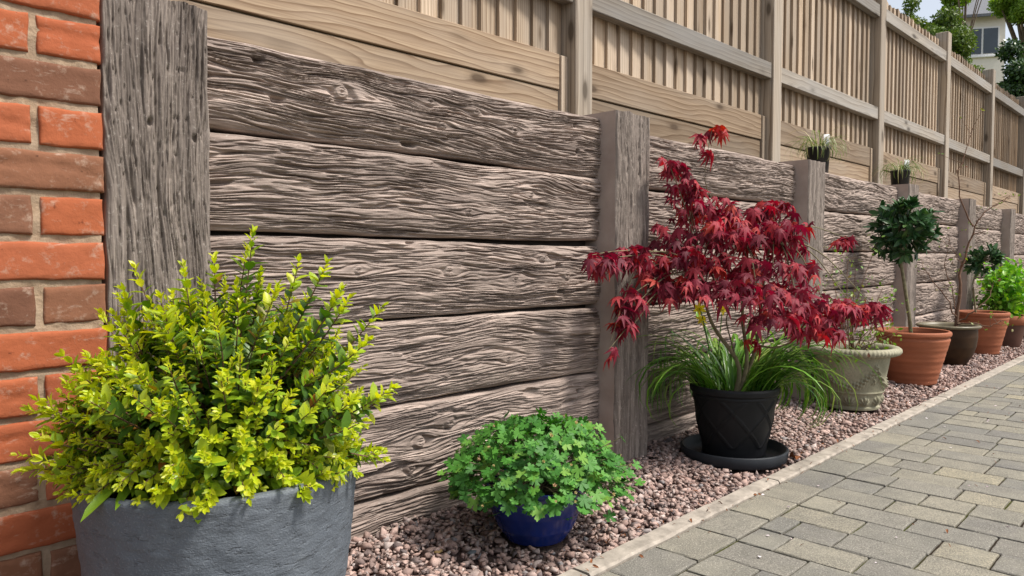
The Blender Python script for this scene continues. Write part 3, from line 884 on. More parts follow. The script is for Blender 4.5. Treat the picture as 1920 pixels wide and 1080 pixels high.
def emit_leaves(parent, name, templates, placements, limit=300, rest='foliage', smooth=True):
    """placements: (template index, position, 3x3 frame, size). The ones nearest the camera become leaves of their own."""
    base = np.array(parent.location)
    P = sorted(placements, key=lambda p: float(np.linalg.norm(p[1] - CAMP)))
    meshes = {}
    for (ti, pos, fr, s) in P[:limit]:
        if ti not in meshes:
            v, f, mt = templates[ti]; meshes[ti] = make_mesh(name, v, f, mt, smooth)
        o = bpy.data.objects.new(name, meshes[ti]); link(o, parent)
        m = Matrix(((fr * s)).tolist()).to_4x4(); m.translation = Vector((pos - base).tolist()); o.matrix_local = m
    byt = {}
    for p in P[limit:]: byt.setdefault(id(templates[p[0]][2]), []).append(p)
    vv, ff, mi, at, mats, nb = [], [], [], [], [], 0
    for key, ps in byt.items():
        mats.append(templates[ps[0][0]][2])
        for (ti, pos, fr, s) in ps:
            v, f, mt = templates[ti]
            vv.append(v @ (fr * s).T + (pos - base)); ff += [tuple(i + nb for i in q) for q in f]; nb += len(v)
            mi += [len(mats) - 1] * len(f); at.append(np.full(len(v), rng.random()))
    if vv:
        me = make_mesh(rest, np.concatenate(vv), ff, mats, smooth, np.concatenate(at))
        me.polygons.foreach_set('material_index', np.array(mi, dtype=np.int32))
        obj(rest, me, parent, kind='stuff')

def rvec(s=1.0): return rng.normal(size=3) * s
def unit(v): return np.asarray(v) / (np.linalg.norm(v) + 1e-9)

def bez(p0, p1, p2, n=8):
    t = np.linspace(0, 1, n)[:, None]
    return (1 - t) ** 2 * np.asarray(p0) + 2 * t * (1 - t) * np.asarray(p1) + t * t * np.asarray(p2)

def soil_disc(r_, z):
    n = 40; rad = np.linspace(0, r_, 8); th = np.linspace(0, 2 * np.pi, n, endpoint=False)
    RR, TH = np.meshgrid(rad, th, indexing='ij')
    v = np.stack([RR * np.cos(TH), RR * np.sin(TH), z + .006 * pn(RR * np.cos(TH) * 40, RR * np.sin(TH) * 40)], -1).reshape(-1, 3)
    return make_mesh('soil', v, grid_faces(n, 8, True), M['soil'], True)

def pot(name, loc, prof, mat, label, n=96, rel=None, soil=None, res=None, group=None, rim=None, smooth=True):
    t = thing(name, loc, label, 'pot', group)
    p = resample(prof, res) if res else prof
    v, f = lathe(p, n, rel); obj('body', make_mesh('body', v, f, mat, smooth), t)
    if rim:
        rp, rrel, rm = rim
        v, f = lathe(rp, n, rrel); obj('rim', make_mesh('rim', v, f, rm, smooth), t)
    if soil: obj('soil', soil_disc(*soil), t)
    return t

# ------------------------------------------------------------------ grey planter with golden shrub
GC = np.array([.510, 1.134, 0.0])
GZ = .357
def grey_rel(TH, RR, ZZ):
    return (.0016 * pn(TH * 7, ZZ * 40) + .0012 * pn(TH * 18, ZZ * 110)) * (ZZ > .01)
prof = [(.0, .0), (.10, .0), (.150, .006), (.165, .03), (.182, .12), (.196, .22), (.2045, .31), (.2085, .345), (.2085, .353), (.206, .357), (.198, .358), (.195, .354), (.190, .33), (.18, .25)]
pot('planter', GC, prof, M['grey_pot'], 'large round grey stone-effect planter in front of the brick wall', 220, grey_rel, (.186, .325), 150)

sh = thing('golden_shrub', GC + [0, 0, .325], 'bushy golden yellow-green small-leaved shrub filling the large grey planter', 'shrub')
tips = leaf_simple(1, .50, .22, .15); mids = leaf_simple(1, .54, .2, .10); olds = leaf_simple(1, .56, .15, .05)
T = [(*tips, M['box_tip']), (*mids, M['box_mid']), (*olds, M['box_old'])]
PL = []; stems = MB()
def shoot(p0, p2, bend, tail=.11, size=.0185, node=.0075, start=.25):
    p1 = (np.asarray(p0) + p2) / 2 + bend
    n = 26
    c = bez(p0, p1, p2, n); L = np.r_[0, np.cumsum(np.linalg.norm(np.diff(c, axis=0), axis=1))]
    stems.tube(c[::4], np.linspace(.0019, .0008, len(c[::4])), 4)
    s = L[-1]; k = 0
    while s > L[-1] * start and k < 30:
        pos = np.array([np.interp(s, L, c[:, i]) for i in range(3)])
        i = min(n - 2, max(0, int(np.searchsorted(L, s)) - 1)); ax = unit(c[i + 1] - c[i])
        age = (L[-1] - s)
        side = unit(np.cross(ax, [0.2, .1, 1.0])); side2 = np.cross(ax, side)
        ph = (k % 2) * math.pi / 2 + rng.normal(0, .25)
        d = math.cos(ph) * side + math.sin(ph) * side2
        op = math.radians(28 + min(30, age * 700)) 
        for sg in (1, -1):
            if rng.random() < .10: continue
            a = unit(ax * math.cos(op) + sg * d * math.sin(op) + rvec(.13))
            nrm = unit(ax * .8 - sg * d * .4 + np.array([0, 0, .75]))
            sz = size * (.50 + min(.55, age * 16)) * rng.uniform(.65, 1.2)
            q = age + rng.normal(0, .012)
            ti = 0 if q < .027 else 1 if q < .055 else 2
            PL.append((ti, pos, frame(a, nrm), sz))
        if k == 0:
            for _ in range(2): PL.append((0, pos, frame(ax + rvec(.25), [0, 0, 1] + rvec(.4)), size * .6))
        s -= node * (.75 + age * 5); k += 1
SC = GC + [0, 0, .36]
def dome(az, el, k=1.0):
    d = np.array([math.cos(el) * math.cos(az), math.cos(el) * math.sin(az), math.sin(el)])
    lump = 1 + .17 * float(pn(az * 1.9 + 3, el * 3.1)) * 1.6 + .05 * float(pn(az * 6, el * 7))
    return SC + d * np.array([.232, .225, .262]) * lump * k, d
for i in range(520):
    az = rng.uniform(0, 2 * np.pi); el = math.asin(rng.uniform(-.06, 1.0))
    if math.cos(az) * .7 + math.sin(az) * .7 > .75 and rng.random() < .5: continue    # fewer at the back
    e, d = dome(az, el, rng.uniform(.84, 1.05))
    e[1] = min(e[1], 1.375)
    s0 = SC + (e - SC) * rng.uniform(.25, .5) + rvec(.012); s0[2] = max(s0[2], .34)
    shoot(s0, e + [0, 0, .012], d * .0 + np.array([0, 0, -.012]) + rvec(.008), size=rng.uniform(.0155, .026), node=.0085)
for i in range(110):                    # skirt over the front rim
    az = rng.uniform(math.pi * .75, math.pi * 2.1); d = np.array([math.cos(az), math.sin(az), 0])
    e = SC + d * rng.uniform(.185, .222) + [0, 0, rng.uniform(-.022, .05)]
    s0 = SC + d * .09 + [0, 0, rng.uniform(-.01, .04)]
    shoot(s0, e, [0, 0, .02], size=rng.uniform(.019, .025), node=.0088)
for (px, py, dp) in [(474, 437, 1.13), (462, 470, 1.15), (252, 503, 1.12), (345, 503, 1.10), (402, 486, 1.14), (560, 492, 1.12), (612, 495, 1.10), (640, 545, 1.12), (716, 577, 1.14), (690, 640, 1.10),
                     (735, 728, 1.10), (720, 745, 1.12), (70, 752, 1.04), (75, 820, 1.00), (80, 862, .98), (120, 668, 1.08), (190, 590, 1.10), (680, 790, 1.05), (230, 545, 1.16), (520, 540, 1.02), (300, 560, 1.02), (150, 700, 1.02), (655, 560, 1.16)]:
    e = pt(px, py, dp); s0 = SC + (e - SC) * .45 + rvec(.01)
    shoot(s0, e, np.array([0, 0, -.02]), size=.025, start=.1, node=.0095)
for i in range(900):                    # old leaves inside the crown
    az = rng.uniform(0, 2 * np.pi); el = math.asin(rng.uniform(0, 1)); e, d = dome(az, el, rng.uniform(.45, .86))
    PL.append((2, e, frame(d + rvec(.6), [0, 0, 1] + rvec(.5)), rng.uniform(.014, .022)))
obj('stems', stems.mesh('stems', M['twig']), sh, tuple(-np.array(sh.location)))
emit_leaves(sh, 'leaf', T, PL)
# broad-leaved weed leaning out over the rim
wd = thing('weed', GC + [-.17, -.06, .33], 'broad green weed leaves leaning over the rim of the grey planter', 'weed')
wl = leaf_simple(1, .26, .25, .35)
wm = make_mesh('leaf', *wl, M['box_mid'], True)
for (ax, nrm, s, off) in [((-.8, -.35, -.22), (0, -.4, 1), .062, (.0, 0, .04)), ((-.5, -.7, .05), (0, -.3, 1), .055, (.015, .0, .035)), ((-.2, -.8, .3), (.2, -.3, 1), .05, (.02, .01, .03))]:
    o = bpy.data.objects.new('leaf', wm); link(o, wd)
    m = Matrix((frame(ax, nrm) * s).tolist()).to_4x4(); m.translation = Vector(off); o.matrix_local = m

# ------------------------------------------------------------------ blue pot with geranium
BC = np.array([1.306, 1.19, 0.0])
prof = [(0, 0), (.060, 0), (.072, .004), (.093, .035), (.109, .075), (.118, .11), (.121, .128), (.125, .133), (.125, .139), (.119, .140), (.113, .132), (.105, .10)]
pot('glazed_bowl', BC, prof, M['blue'], 'low cobalt blue glazed bowl standing on the gravel', 96, None, (.11, .118), 60)
gr = thing('geranium', BC + [0, 0, .118], 'mound of lobed bright green geranium leaves overflowing the blue bowl', 'plant')
T = [(*leaf_geranium(k), M['geranium']) for k in range(4)]
PL = []; st = MB()
MC = BC + [.005, 0, .105]
def mound(az, el):
    d = np.array([math.cos(el) * math.cos(az), math.cos(el) * math.sin(az), math.sin(el)])
    k = 1 + .10 * float(pn(az * 1.6 + 8, el * 2.5)) + .05 * float(pn(az * 5, el * 6 + 3))
    return MC + d * np.array([.222, .212, .190]) * k, d
def ger_leaf(pos, d, s):
    nrm = unit(d + np.array([-.12, -.25, .45]) + rvec(.28))
    ax = unit(np.array([d[0], d[1], -.55]) + rvec(.45))
    PL.append((int(rng.integers(4)), pos, frame(ax, nrm), s))
for i in range(1500):
    az = rng.uniform(0, 2 * np.pi); el = math.asin(rng.uniform(-.20, 1.0))
    e, d = mound(az, el); e = MC + (e - MC) * rng.choice([rng.uniform(.90, 1.03), rng.uniform(.72, .92)])
    e[1] = min(e[1], 1.44)
    front = -(d[0] * fw[0] + d[1] * fw[1])
    if e[2] < (.130 if front > .25 else .115 if np.hypot(*(e[:2] - BC[:2])) < .17 else .10): continue
    ger_leaf(e, d, rng.uniform(.013, .0235))
    if i % 4 == 0: st.tube(bez(BC + [0, 0, .12] + d * .05, (BC + e) / 2 + [0, 0, .08], e, 6), [.0011] * 6, 4)
for (px, py, s) in [(838, 895, .02), (830, 885, .014), (1190, 870, .017), (1165, 820, .016), (1195, 905, .018), (1120, 800, .016), (1180, 915, .015), (1020, 975, .021), (930, 965, .02), (1060, 965, .018), (1100, 950, .02), (1140, 965, .021), (1165, 950, .018)]:
    e = pt(px, py, 1.72); ger_leaf(e, unit(e - MC), s); st.tube(bez(MC, (MC + e) / 2 + [0, 0, .02], e, 6), [.001] * 6, 4)
obj('stems', st.mesh('stems', M['greytwig']), gr, tuple(-np.array(gr.location)))
emit_leaves(gr, 'leaf', T, PL)
# spent flower heads among the leaves
fb = MB()
for k in range(5):
    a = k * 2 * math.pi / 5
    fb.add([(0, 0, 0), (.45 * math.cos(a - .5), .45 * math.sin(a - .5), .5), (.8 * math.cos(a), .8 * math.sin(a), .75), (.45 * math.cos(a + .5), .45 * math.sin(a + .5), .5)], [(0, 1, 2, 3)])
fb.tube([(0, 0, 0), (0, 0, .7), (0, 0, 1.3)], [.32, .22, .05], 5)
fm = fb.mesh('flower_head', M['bud'])
for i in range(34):
    az = rng.uniform(math.pi * .8, math.pi * 2.2); el = math.asin(rng.uniform(.1, .95)); e, d = mound(az, el)
    e = MC + (e - MC) * 1.03; s = rng.uniform(.0045, .0075)
    o = bpy.data.objects.new('flower_head', fm); link(o, gr)
    m = Matrix((frame(np.cross(d, [.3, .1, .9]), d + rvec(.3)) * s).tolist()).to_4x4(); m.translation = Vector((e - np.array(gr.location)).tolist()); o.matrix_local = m

# ------------------------------------------------------------------ black lattice pot, saucer, maple, lilyturf
PC = np.array([2.30, 1.19, 0.0])
prof = [(.0, .012), (.12, .012), (.150, .002), (.168, .002), (.172, .008), (.176, .038), (.172, .042), (.166, .040), (.160, .016), (.0, .0155)]
t = thing('saucer', PC, 'wide black plastic saucer under the lattice-patterned pot', 'saucer')
v, f = lathe(prof, 96); obj('dish', make_mesh('dish', v, f, M['saucer'], False), t)
def lattice(TH, RR, ZZ):
    n = 7; z = (ZZ - .03) / .155
    a = (TH * n / (2 * np.pi)); d = 0
    for s in (1, -1):
        q = (a + s * z * 1.25) % 1.0
        d = np.maximum(d, np.exp(-((np.minimum(q, 1 - q) - .035) / .018) ** 2))
    return .0038 * d * (ZZ > .035) * (ZZ < .195) * (RR > .05)
prof = [(0, 0), (.098, 0), (.102, .004), (.106, .03), (.124, .12), (.1365, .195), (.1385, .198), (.1385, .203), (.137, .206), (.1415, .208), (.146, .213), (.147, .226), (.144, .232), (.136, .232), (.131, .226), (.125, .16)]
tb = pot('lattice_pot', PC + [0, 0, .0165], prof, M['black'], 'black plastic pot with raised diamond lattice standing on a saucer', 260, lattice, (.13, .205), 130)

mp = thing('japanese_maple', PC + [0, 0, .22], 'small red-leaved maple tree with layered branches growing in the black lattice pot', 'tree')
T = [(*leaf_maple(7, .45 + .2 * k, k), M['maple']) for k in range(5)]
PL = []; br = MB()
DM = 2.47
base = PC + [.0, 0, .22]
# limbs: pixel, depth
def P3(px, py, d=0):
    p = pt(px, py, DM + d)
    if p[1] > 1.33: p = CAMP + (p - CAMP) * (1.33 / p[1])      # stays in front of the wall
    return p
forkA, forkB, forkC = P3(1378, 665, -.01), P3(1398, 640, .0), P3(1420, 650, .02)
def limb(pts, r0, r1, k=6):
    pts = np.array(pts); n = 14
    d = np.r_[0, np.cumsum(np.linalg.norm(np.diff(pts, axis=0), axis=1))]; s = np.linspace(0, d[-1], n)
    # smooth polyline
    c = np.stack([np.interp(s, d, pts[:, i]) for i in range(3)], 1)
    for _ in range(2): c[1:-1] = (c[:-2] + 2 * c[1:-1] + c[2:]) / 4
    br.tube(c, np.linspace(r0, r1, n), k); return c
root = base + [0, 0, -.02]
limb([root, P3(1392, 690, -.01), forkA, P3(1335, 615, -.02), P3(1322, 570, -.03), P3(1315, 500, -.02)], .0095, .004)
limb([root, P3(1405, 690), forkB, P3(1390, 600, .03), P3(1395, 540, .04), P3(1400, 460, .03)], .0085, .004)
limb([root + [.01, 0, 0], P3(1410, 680, .02), forkC, P3(1425, 590, -.04), P3(1432, 520, -.03), P3(1450, 430, 0)], .008, .0035)
limb([forkB, P3(1450, 655, -.05), P3(1490, 640, -.06), P3(1510, 600, -.02)], .004, .002)
limb([forkA, P3(1360, 600, .05), P3(1375, 560, .06)], .003, .002)
GA, GB, GCn = P3(1315, 500, -.02), P3(1400, 460, .03), P3(1450, 430, 0)
def maple_leaf(pos, out, s, droop=None):
    o_ = np.array([out[0], out[1], 0]); o_ = unit(o_ + rvec(.35) * [1, 1, .2])
    dz = -rng.uniform(.25, 1.5) if droop is None else -droop
    ax = unit(o_ + [0, 0, dz]); nrm = unit(np.array([o_[0] * .6, o_[1] * .6, 1.0]) + np.array([-.15, -.3, 0]) + rvec(.22))
    PL.append((int(rng.integers(5)), pos, frame(ax, nrm), s))
# sprays: pixel centre, half width px, half height px, depth offset, leaf count, from which limb end
sprays = [(1380, 400, 95, 22, 0, 30, GB), (1455, 385, 45, 16, .05, 14, GCn), (1320, 385, 60, 24, -.05, 18, GA), (1285, 350, 32, 26, -.03, 14, GA),
          (1268, 312, 26, 16, -.02, 9, GA), (1250, 296, 16, 8, 0, 3, GA), (1400, 425, 110, 20, -.12, 30, GB), (1340, 440, 95, 24, -.05, 26, GA),
          (1430, 450, 85, 22, .05, 26, GCn), (1480, 425, 45, 18, -.05, 12, GCn), (1285, 480, 65, 26, -.08, 26, GA), (1370, 490, 100, 24, -.02, 26, GB), (1450, 500, 80, 22, -.10, 24, GCn),
          (1270, 535, 60, 22, -.12, 24, GA), (1345, 535, 80, 20, -.16, 24, GA), (1420, 545, 85, 20, -.20, 26, GB), (1490, 540, 60, 22, -.08, 18, GCn), (1500, 585, 60, 20, -.14, 18, GCn),
          (1550, 575, 55, 22, -.10, 22, GCn), (1440, 590, 50, 18, -.22, 12, GB), (1600, 575, 45, 20, -.05, 18, GCn), (1640, 578, 34, 14, -.02, 13, GCn), (1530, 615, 45, 14, -.16, 10, GCn),
          (1185, 475, 42, 22, -.05, 18, GA), (1130, 485, 36, 16, -.04, 13, GA), (1222, 500, 34, 24, -.02, 14, GA), (1180, 555, 32, 22, -.07, 14, GA), (1165, 600, 22, 16, -.07, 7, GA), (1175, 625, 14, 8, -.06, 2, GA), (1142, 655, 12, 10, -.06, 2, GA),
          (1345, 237, 28, 14, 0, 6, GB), (1315, 258, 18, 10, 0, 4, GB), (1330, 280, 12, 8, 0, 2, GB), (1590, 447, 24, 8, .25, 7, GCn), (1410, 640, 14, 6, -.06, 2, forkC), (1245, 440, 24, 40, .06, 8, GA)]
for (px, py, hw, hh, dd, n, g) in sprays:
    c = P3(px, py, dd)
    if py > 300 or px > 1500 or px < 1300:
        mid = (g + c) / 2 + [0, 0, .03 if py < 560 else .05]
        limb([g, mid, c], .0028, .0012, 5)
    k = DM / FPX
    for i in range(int(n * 2.1) if n > 6 else n + 1):
        a = rng.uniform(0, 2 * math.pi); q = math.sqrt(rng.random())
        off = np.array([rt[0], rt[1], 0]) * math.cos(a) * q * hw * k + np.array([fw[0], fw[1], 0]) * math.sin(a) * q * hw * k * .8
        off = off + [0, 0, (rng.uniform(-1, 1) * hh * .75 - hh * .3 * q) * k]
        e = c + off
        if e[1] > 1.36: e[1] = 1.36 - rng.uniform(0, .05)
        maple_leaf(e, off + rvec(.01), rng.choice([rng.uniform(.026, .042), rng.uniform(.036, .054)]))
limb([GB, P3(1318, 350), P3(1325, 290), P3(1335, 245)], .0022, .001, 5)
limb([GA, P3(1240, 470, -.05), P3(1150, 470, -.05), P3(1110, 478, -.04)], .003, .001, 5)
limb([P3(1200, 480, -.05), P3(1170, 560, -.07), P3(1145, 640, -.06)], .002, .0009, 5)
obj('trunk', br.mesh('trunk', M['greytwig'], True), mp, tuple(-np.array(mp.location)))
emit_leaves(mp, 'leaf', T, PL, 300)

def strap(p0, az, L, rise, w, fall, n=9, twist=0):
    """arching strap leaf as (verts, faces): a V-folded ribbon"""
    d = np.array([math.cos(az), math.sin(az), 0]); sd = np.array([-d[1], d[0], 0])
    p = np.array(p0, float); ang = rise; C = [p.copy()]
    for i in range(n):
        p = p + (d * math.cos(ang) + np.array([0, 0, math.sin(ang)])) * L / n; C.append(p.copy()); ang -= fall / n * (1 + i * .12)
    C = np.array(C); tt = np.linspace(0, 1, n + 1); ww = w * np.minimum(1, (1 - tt) * 3.5) ** .8 * (.7 + .3 * np.minimum(1, tt * 6)); ww[-1] = .0003
    T_ = np.gradient(C, axis=0); T_ /= np.linalg.norm(T_, axis=1)[:, None]
    up_ = np.cross(np.repeat(sd[None], n + 1, 0), T_) * -1
    up_ *= np.sign(up_[:, 2:3] + 1e-9)
    V = np.stack([C - sd * ww[:, None] / 2 + up_ * ww[:, None] * .18, C, C + sd * ww[:, None] / 2 + up_ * ww[:, None] * .18], 1).reshape(-1, 3)
    return V, grid_faces(3, n + 1)

def strap_plant(name, center, n, label, cat, mat, r0, Lr, wr, riser, fallr, bias=None, group=None, nn=9, minz=.01):
    t = thing(name, center, label, cat, group)
    for i in range(n):
        az = rng.uniform(0, 2 * math.pi) if bias is None or rng.random() > bias[1] else rng.normal(bias[0], bias[2])
        if bias is not None and math.cos(az - R(-134)) > .45 and rng.random() < .93: az += math.pi * rng.uniform(.5, 1.3)
        rr = r0 * math.sqrt(rng.random()); a2 = az + rng.normal(0, .5)
        p0 = (rr * math.cos(a2), rr * math.sin(a2), 0)
        V, F = strap(p0, az, rng.uniform(*Lr), rng.uniform(*riser), rng.uniform(*wr), rng.uniform(*fallr), nn)
        if V[:, 2].min() + center[2] < minz: V[:, 2] = np.maximum(V[:, 2], minz - center[2])
        lim = 1.45 - center[1]
        if center[2] < 1: V[:, 1] = np.where(V[:, 1] > lim, lim - (V[:, 1] - lim) * .1, V[:, 1])
        obj('leaf', make_mesh('leaf', V, F, mat, True), t)
    return t
strap_plant('lilyturf', PC + [0, 0, .205], 300, 'clump of long arching green strap leaves around the maple in the black pot', 'plant', M['strap'],   .115, (.26, .50), (.007, .012), (.85, 1.55), (1.3, 3.1), (-.55, .36, .45))
# daffodils behind the clump
for (px, py, dd, lab) in [(1312, 578, .14, 'yellow daffodil flower beside the thick slanting maple stem, higher of two'), (1315, 600, .12, 'yellow daffodil flower beside the thick slanting maple stem, lower of two'), (1355, 580, .16, 'yellow daffodil flower between the two thin maple stems')]:
    c = P3(px, py, dd); c[1] = min(c[1], 1.40)
    foot = PC + [.02, .08, .21]
    t = thing('daffodil', foot, lab, 'flower', 'daffodils in the black pot')
    b = MB(); b.tube(bez(foot, (foot + c) / 2 + [0, 0, .06], c, 8) - foot, [.002] * 8, 5); obj('stem', b.mesh('stem', M['strap'], True), t)
    b = MB(); dirv = unit(-np.array([fw[0], fw[1], .1]) + rvec(.3)); fr = frame(np.cross(dirv, [0, 0, 1]), dirv)
    for k in range(6):
        a = k * math.pi / 3
        vv = np.array([(0, 0, 0), (.014 * math.cos(a - .5), .014 * math.sin(a - .5), .002), (.028 * math.cos(a), .028 * math.sin(a), -.001), (.014 * math.cos(a + .5), .014 * math.sin(a + .5), .002)])
        b.add(vv @ fr.T + (c - foot), [(0, 1, 2, 3)])
    vv, ff = lathe([(.003, 0), (.006, .004), (.007, .013), (.009, .015)], 12); b.add(vv @ fr.T + (c - foot), ff)
    obj('petals', b.mesh('petals', M['yellow']), t)

# ------------------------------------------------------------------ stone urn
UC = np.array([3.45, 1.215, 0.002])
def urn_rel(TH, RR, ZZ):
    o = np.zeros_like(TH)
    m = (RR > .09)
    # three hanging garlands
    n = 4; a = ((TH * n / (2 * np.pi) + .35) % 1.0) - .5
    zc = .205 - .085 * (1 - (2 * np.abs(a)) ** 2) - .015
    band = np.exp(-((ZZ - zc) / .017) ** 2)
    knob = .55 + .45 * np.sin(TH * 42 + ZZ * 150) * np.sin(ZZ * 210 - TH * 22)
    o += .017 * band * knob
    drop = np.exp(-((np.abs(a) - .5) / .045) ** 2) * smooth01(ZZ, .11, .13) * (1 - smooth01(ZZ, .20, .215))
    o += .013 * drop * (.55 + .45 * np.sin(ZZ * 220) * np.sin(TH * 60))
    # row of shells at the foot
    ns = 12; s = ((TH * ns / (2 * np.pi)) % 1.0) - .5
    dx, dz = s * 2 * np.pi * .12 / ns, ZZ - .030
    d = np.hypot(dx, dz - .012); an = np.arctan2(dx, dz + .006)
    o += .012 * np.exp(-(d / .020) ** 4) * (.65 + .35 * np.cos(an * 13))
    o += .004 * np.exp(-((ZZ - .078) / .004) ** 2)
    return o * m
def gad(TH, RR, ZZ): return .0035 * np.abs(np.sin(TH * 34)) * smooth01(RR, .165, .18)
prof = [(0, .0), (.112, 0), (.118, .003), (.119, .012), (.114, .018), (.118, .03), (.124, .06), (.129, .078), (.140, .14), (.151, .20), (.156, .235), (.158, .242), (.150, .243)]
rimp = [(.150, .236), (.162, .238), (.178, .240), (.192, .246), (.199, .256), (.197, .267), (.188, .275), (.174, .276), (.160, .271), (.150, .255), (.146, .225), (.142, .19)]
pot('stone_urn', UC, prof, M['stone'], 'mossy cast stone urn pot with garlands, shells and a ribbed rim', 360, urn_rel, (.148, .222), 150, rim=(rimp, gad, M['stone']))

def twiggy(name, foot, label, cat, tips, leafT, nl, lsz, mat, twigr=.003, spread=.02, group=None, limit=300):
    t = thing(name, foot, label, cat, group); b = MB(); P = []
    for tip in tips:
        c = bez(foot + rvec(.012) * [1, 1, 0], (foot + tip) / 2 + rvec(.03) + [0, 0, .03], tip, 12)
        b.tube(c, np.linspace(twigr, twigr * .3, 12), 5)
        for i in range(3, 12):
            for _ in range(rng.integers(0, 2)):
                e = c[i] + rvec(.04) + [0, 0, .02]; b.tube(np.linspace(c[i], e, 3), [twigr * .4, twigr * .3, twigr * .15], 4)
                for _ in range(nl): P.append((int(rng.integers(len(leafT))), e + rvec(spread), frame(rvec() + [0, 0, .4], rvec(.6) + [0, 0, 1]), rng.uniform(*lsz)))
        for _ in range(nl): P.append((int(rng.integers(len(leafT))), tip + rvec(spread), frame(rvec() + [0, 0, .6], rvec(.6) + [0, 0, 1]), rng.uniform(*lsz)))
    obj('stems', b.mesh('stems', mat, True), t, tuple(-foot))
    if P: emit_leaves(t, 'leaf', leafT, P, limit)
    return t
wl = [(*leaf_simple(1, .6, .15, .1), M['wispy'])]
DU = 3.30
tips = [pt(a, b, DU + c) for a, b, c in [(1560, 520, .1), (1590, 480, .05), (1605, 500, -.05), (1615, 560, .0), (1640, 470, .1), (1655, 540, .05), (1680, 560, .02), (1665, 600, -.05), (1690, 620, -.05), (1570, 580, -.05), (1630, 600, -.1), (1600, 545, .05), (1640, 630, -.1), (1560, 560, .15), (1550, 665, -.14), (1665, 640, .0)]]
twiggy('spindly_shrub', UC + [0, 0, .22], 'spindly shrub with tiny lime and purple leaves growing in the stone urn', 'shrub', tips, wl, 5, (.012, .024), M['twig'])
t = thing('yellow_flower', pt(1612, 668, 3.27), 'small yellow flower above the stone urn rim', 'flower')
vv, ff = lathe([(0, -.01), (.008, -.008), (.016, .004), (.010, .014), (.0, .012)], 10, lambda TH, RR, ZZ: .004 * np.sin(TH * 5) * (RR > .01)); b = MB(); b.add(vv, ff); obj('petals', b.mesh('petals', M['yellow']), t)
b = MB(); b.tube(np.linspace((0, 0, -.045), (0, 0, -.008), 3), [.0015] * 3, 5); obj('stem', b.mesh('stem', M['strap']), t)

# ------------------------------------------------------------------ terracotta, bay trees, brown pots
def terra_prof(rb, rt_, h, lip=.012):
    return [(0, 0), (rb - .006, 0), (rb, .004), (rb + (rt_ - rb) * .9, h - .045), (rt_ - lip, h - .030), (rt_ - lip * .3, h - .026), (rt_, h - .016), (rt_ - .001, h - .006), (rt_ - .008, h), (rt_ - .018, h - .002), (rt_ - .024, h - .02), (rt_ - .04, h - .1)]
def ribs(TH, RR, ZZ): return (.0007 * np.sin(ZZ * 210) + .0006 * np.sin(ZZ * 97 + 1)) * (RR > .09) * (ZZ < .22)
TC = np.array([4.33, 1.215, .002])
pot('terracotta_pot', TC, terra_prof(.118, .184, .282), M['terra'], 'tall ribbed terracotta pot holding the larger clipped bay tree', 96, ribs, (.15, .235), 90)
GCb = np.array([5.21, 1.26, .002])
prof = [(0, 0), (.095, 0), (.102, .006), (.135, .06), (.155, .12), (.162, .18), (.160, .225), (.158, .232)]
rimp = [(.158, .230), (.172, .233), (.180, .240), (.180, .247), (.172, .252), (.158, .250), (.150, .240), (.140, .20)]
pot('brown_glazed_pot', GCb, prof, M['brown'], 'dark brown glazed bellied pot with olive rim holding a bare shrub', 72, None, (.145, .215), 50, rim=(rimp, None, M['rim_olive']))
T2 = np.array([5.97, 1.235, .002])
pot('terracotta_pot', T2, terra_prof(.105, .166, .292), M['terra'], 'terracotta pot behind the brown glazed pot, holding the smaller bay tree', 72, ribs, (.135, .245), 70)
T3 = np.array([6.58, 1.22, .002])
pot('brown_clay_pot', T3, terra_prof(.108, .152, .225), M['oxblood'], 'dark reddish brown clay pot with a bright green leafy shrub', 72, None, (.12, .18), 50, rim=([(.135, .165), (.150, .168), (.157, .2), (.157, .232), (.150, .236), (.142, .23)], None, M['terra2']))
T4 = np.array([7.30, 1.22, .002])
pot('brown_clay_pot', T4, terra_prof(.11, .155, .24), M['oxblood'], 'reddish clay pot beyond the bright green shrub, last pot along the wall', 72, None, (.12, .19), 50)

def lollipop(name, foot, label, cpx, rad, dp, n, lsz, stem_r, stem_px, limit=300):
    t = thing(name, foot, label, 'tree', 'clipped bay trees'); b = MB()
    c = pt(*cpx, dp)
    s = [foot] + [pt(a, q, dp) for a, q in stem_px] + [c]
    s = np.array(s); d = np.r_[0, np.cumsum(np.linalg.norm(np.diff(s, axis=0), axis=1))]; k = np.linspace(0, d[-1], 14)
    cc = np.stack([np.interp(k, d, s[:, i]) for i in range(3)], 1)
    b.tube(cc, np.linspace(stem_r, stem_r * .7, 14), 8)
    T = [(*leaf_simple(1, .36, .18, .12), M['bay']), (*leaf_simple(1, .42, .12, .05), M['bay'])]; P = []
    for i in range(n // 7):
        dv = unit(rvec()); lump = 1 + .22 * float(pn(dv[0] * 2.3 + 5, dv[1] * 2.3 + dv[2] * 2))
        e = c + dv * rad * np.array([1, 1, .95]) * lump * rng.choice([rng.uniform(.85, 1.0), rng.uniform(.5, .85)])
        e[1] = min(e[1], 1.455)
        b.tube(np.linspace(c + (e - c) * .15, e, 4), [.003, .0022, .0016, .001], 4)
        ax = unit(dv + [0, 0, .45])
        for j in range(7):
            a = j * 2.4 + rng.uniform(0, 1); sd = unit(np.cross(ax, [.3, .5, .2])); s2 = np.cross(ax, sd)
            o_ = sd * math.cos(a) + s2 * math.sin(a); op = rng.uniform(.5, 1.15)
            P.append((int(rng.integers(2)), e - ax * rng.uniform(0, .035), frame(ax * math.cos(op) + o_ * math.sin(op), ax + rvec(.25)), rng.uniform(*lsz)))
    obj('trunk', b.mesh('trunk', M['greytwig'], True), t, tuple(-np.asarray(foot)))
    emit_leaves(t, 'leaf', T, P, limit)
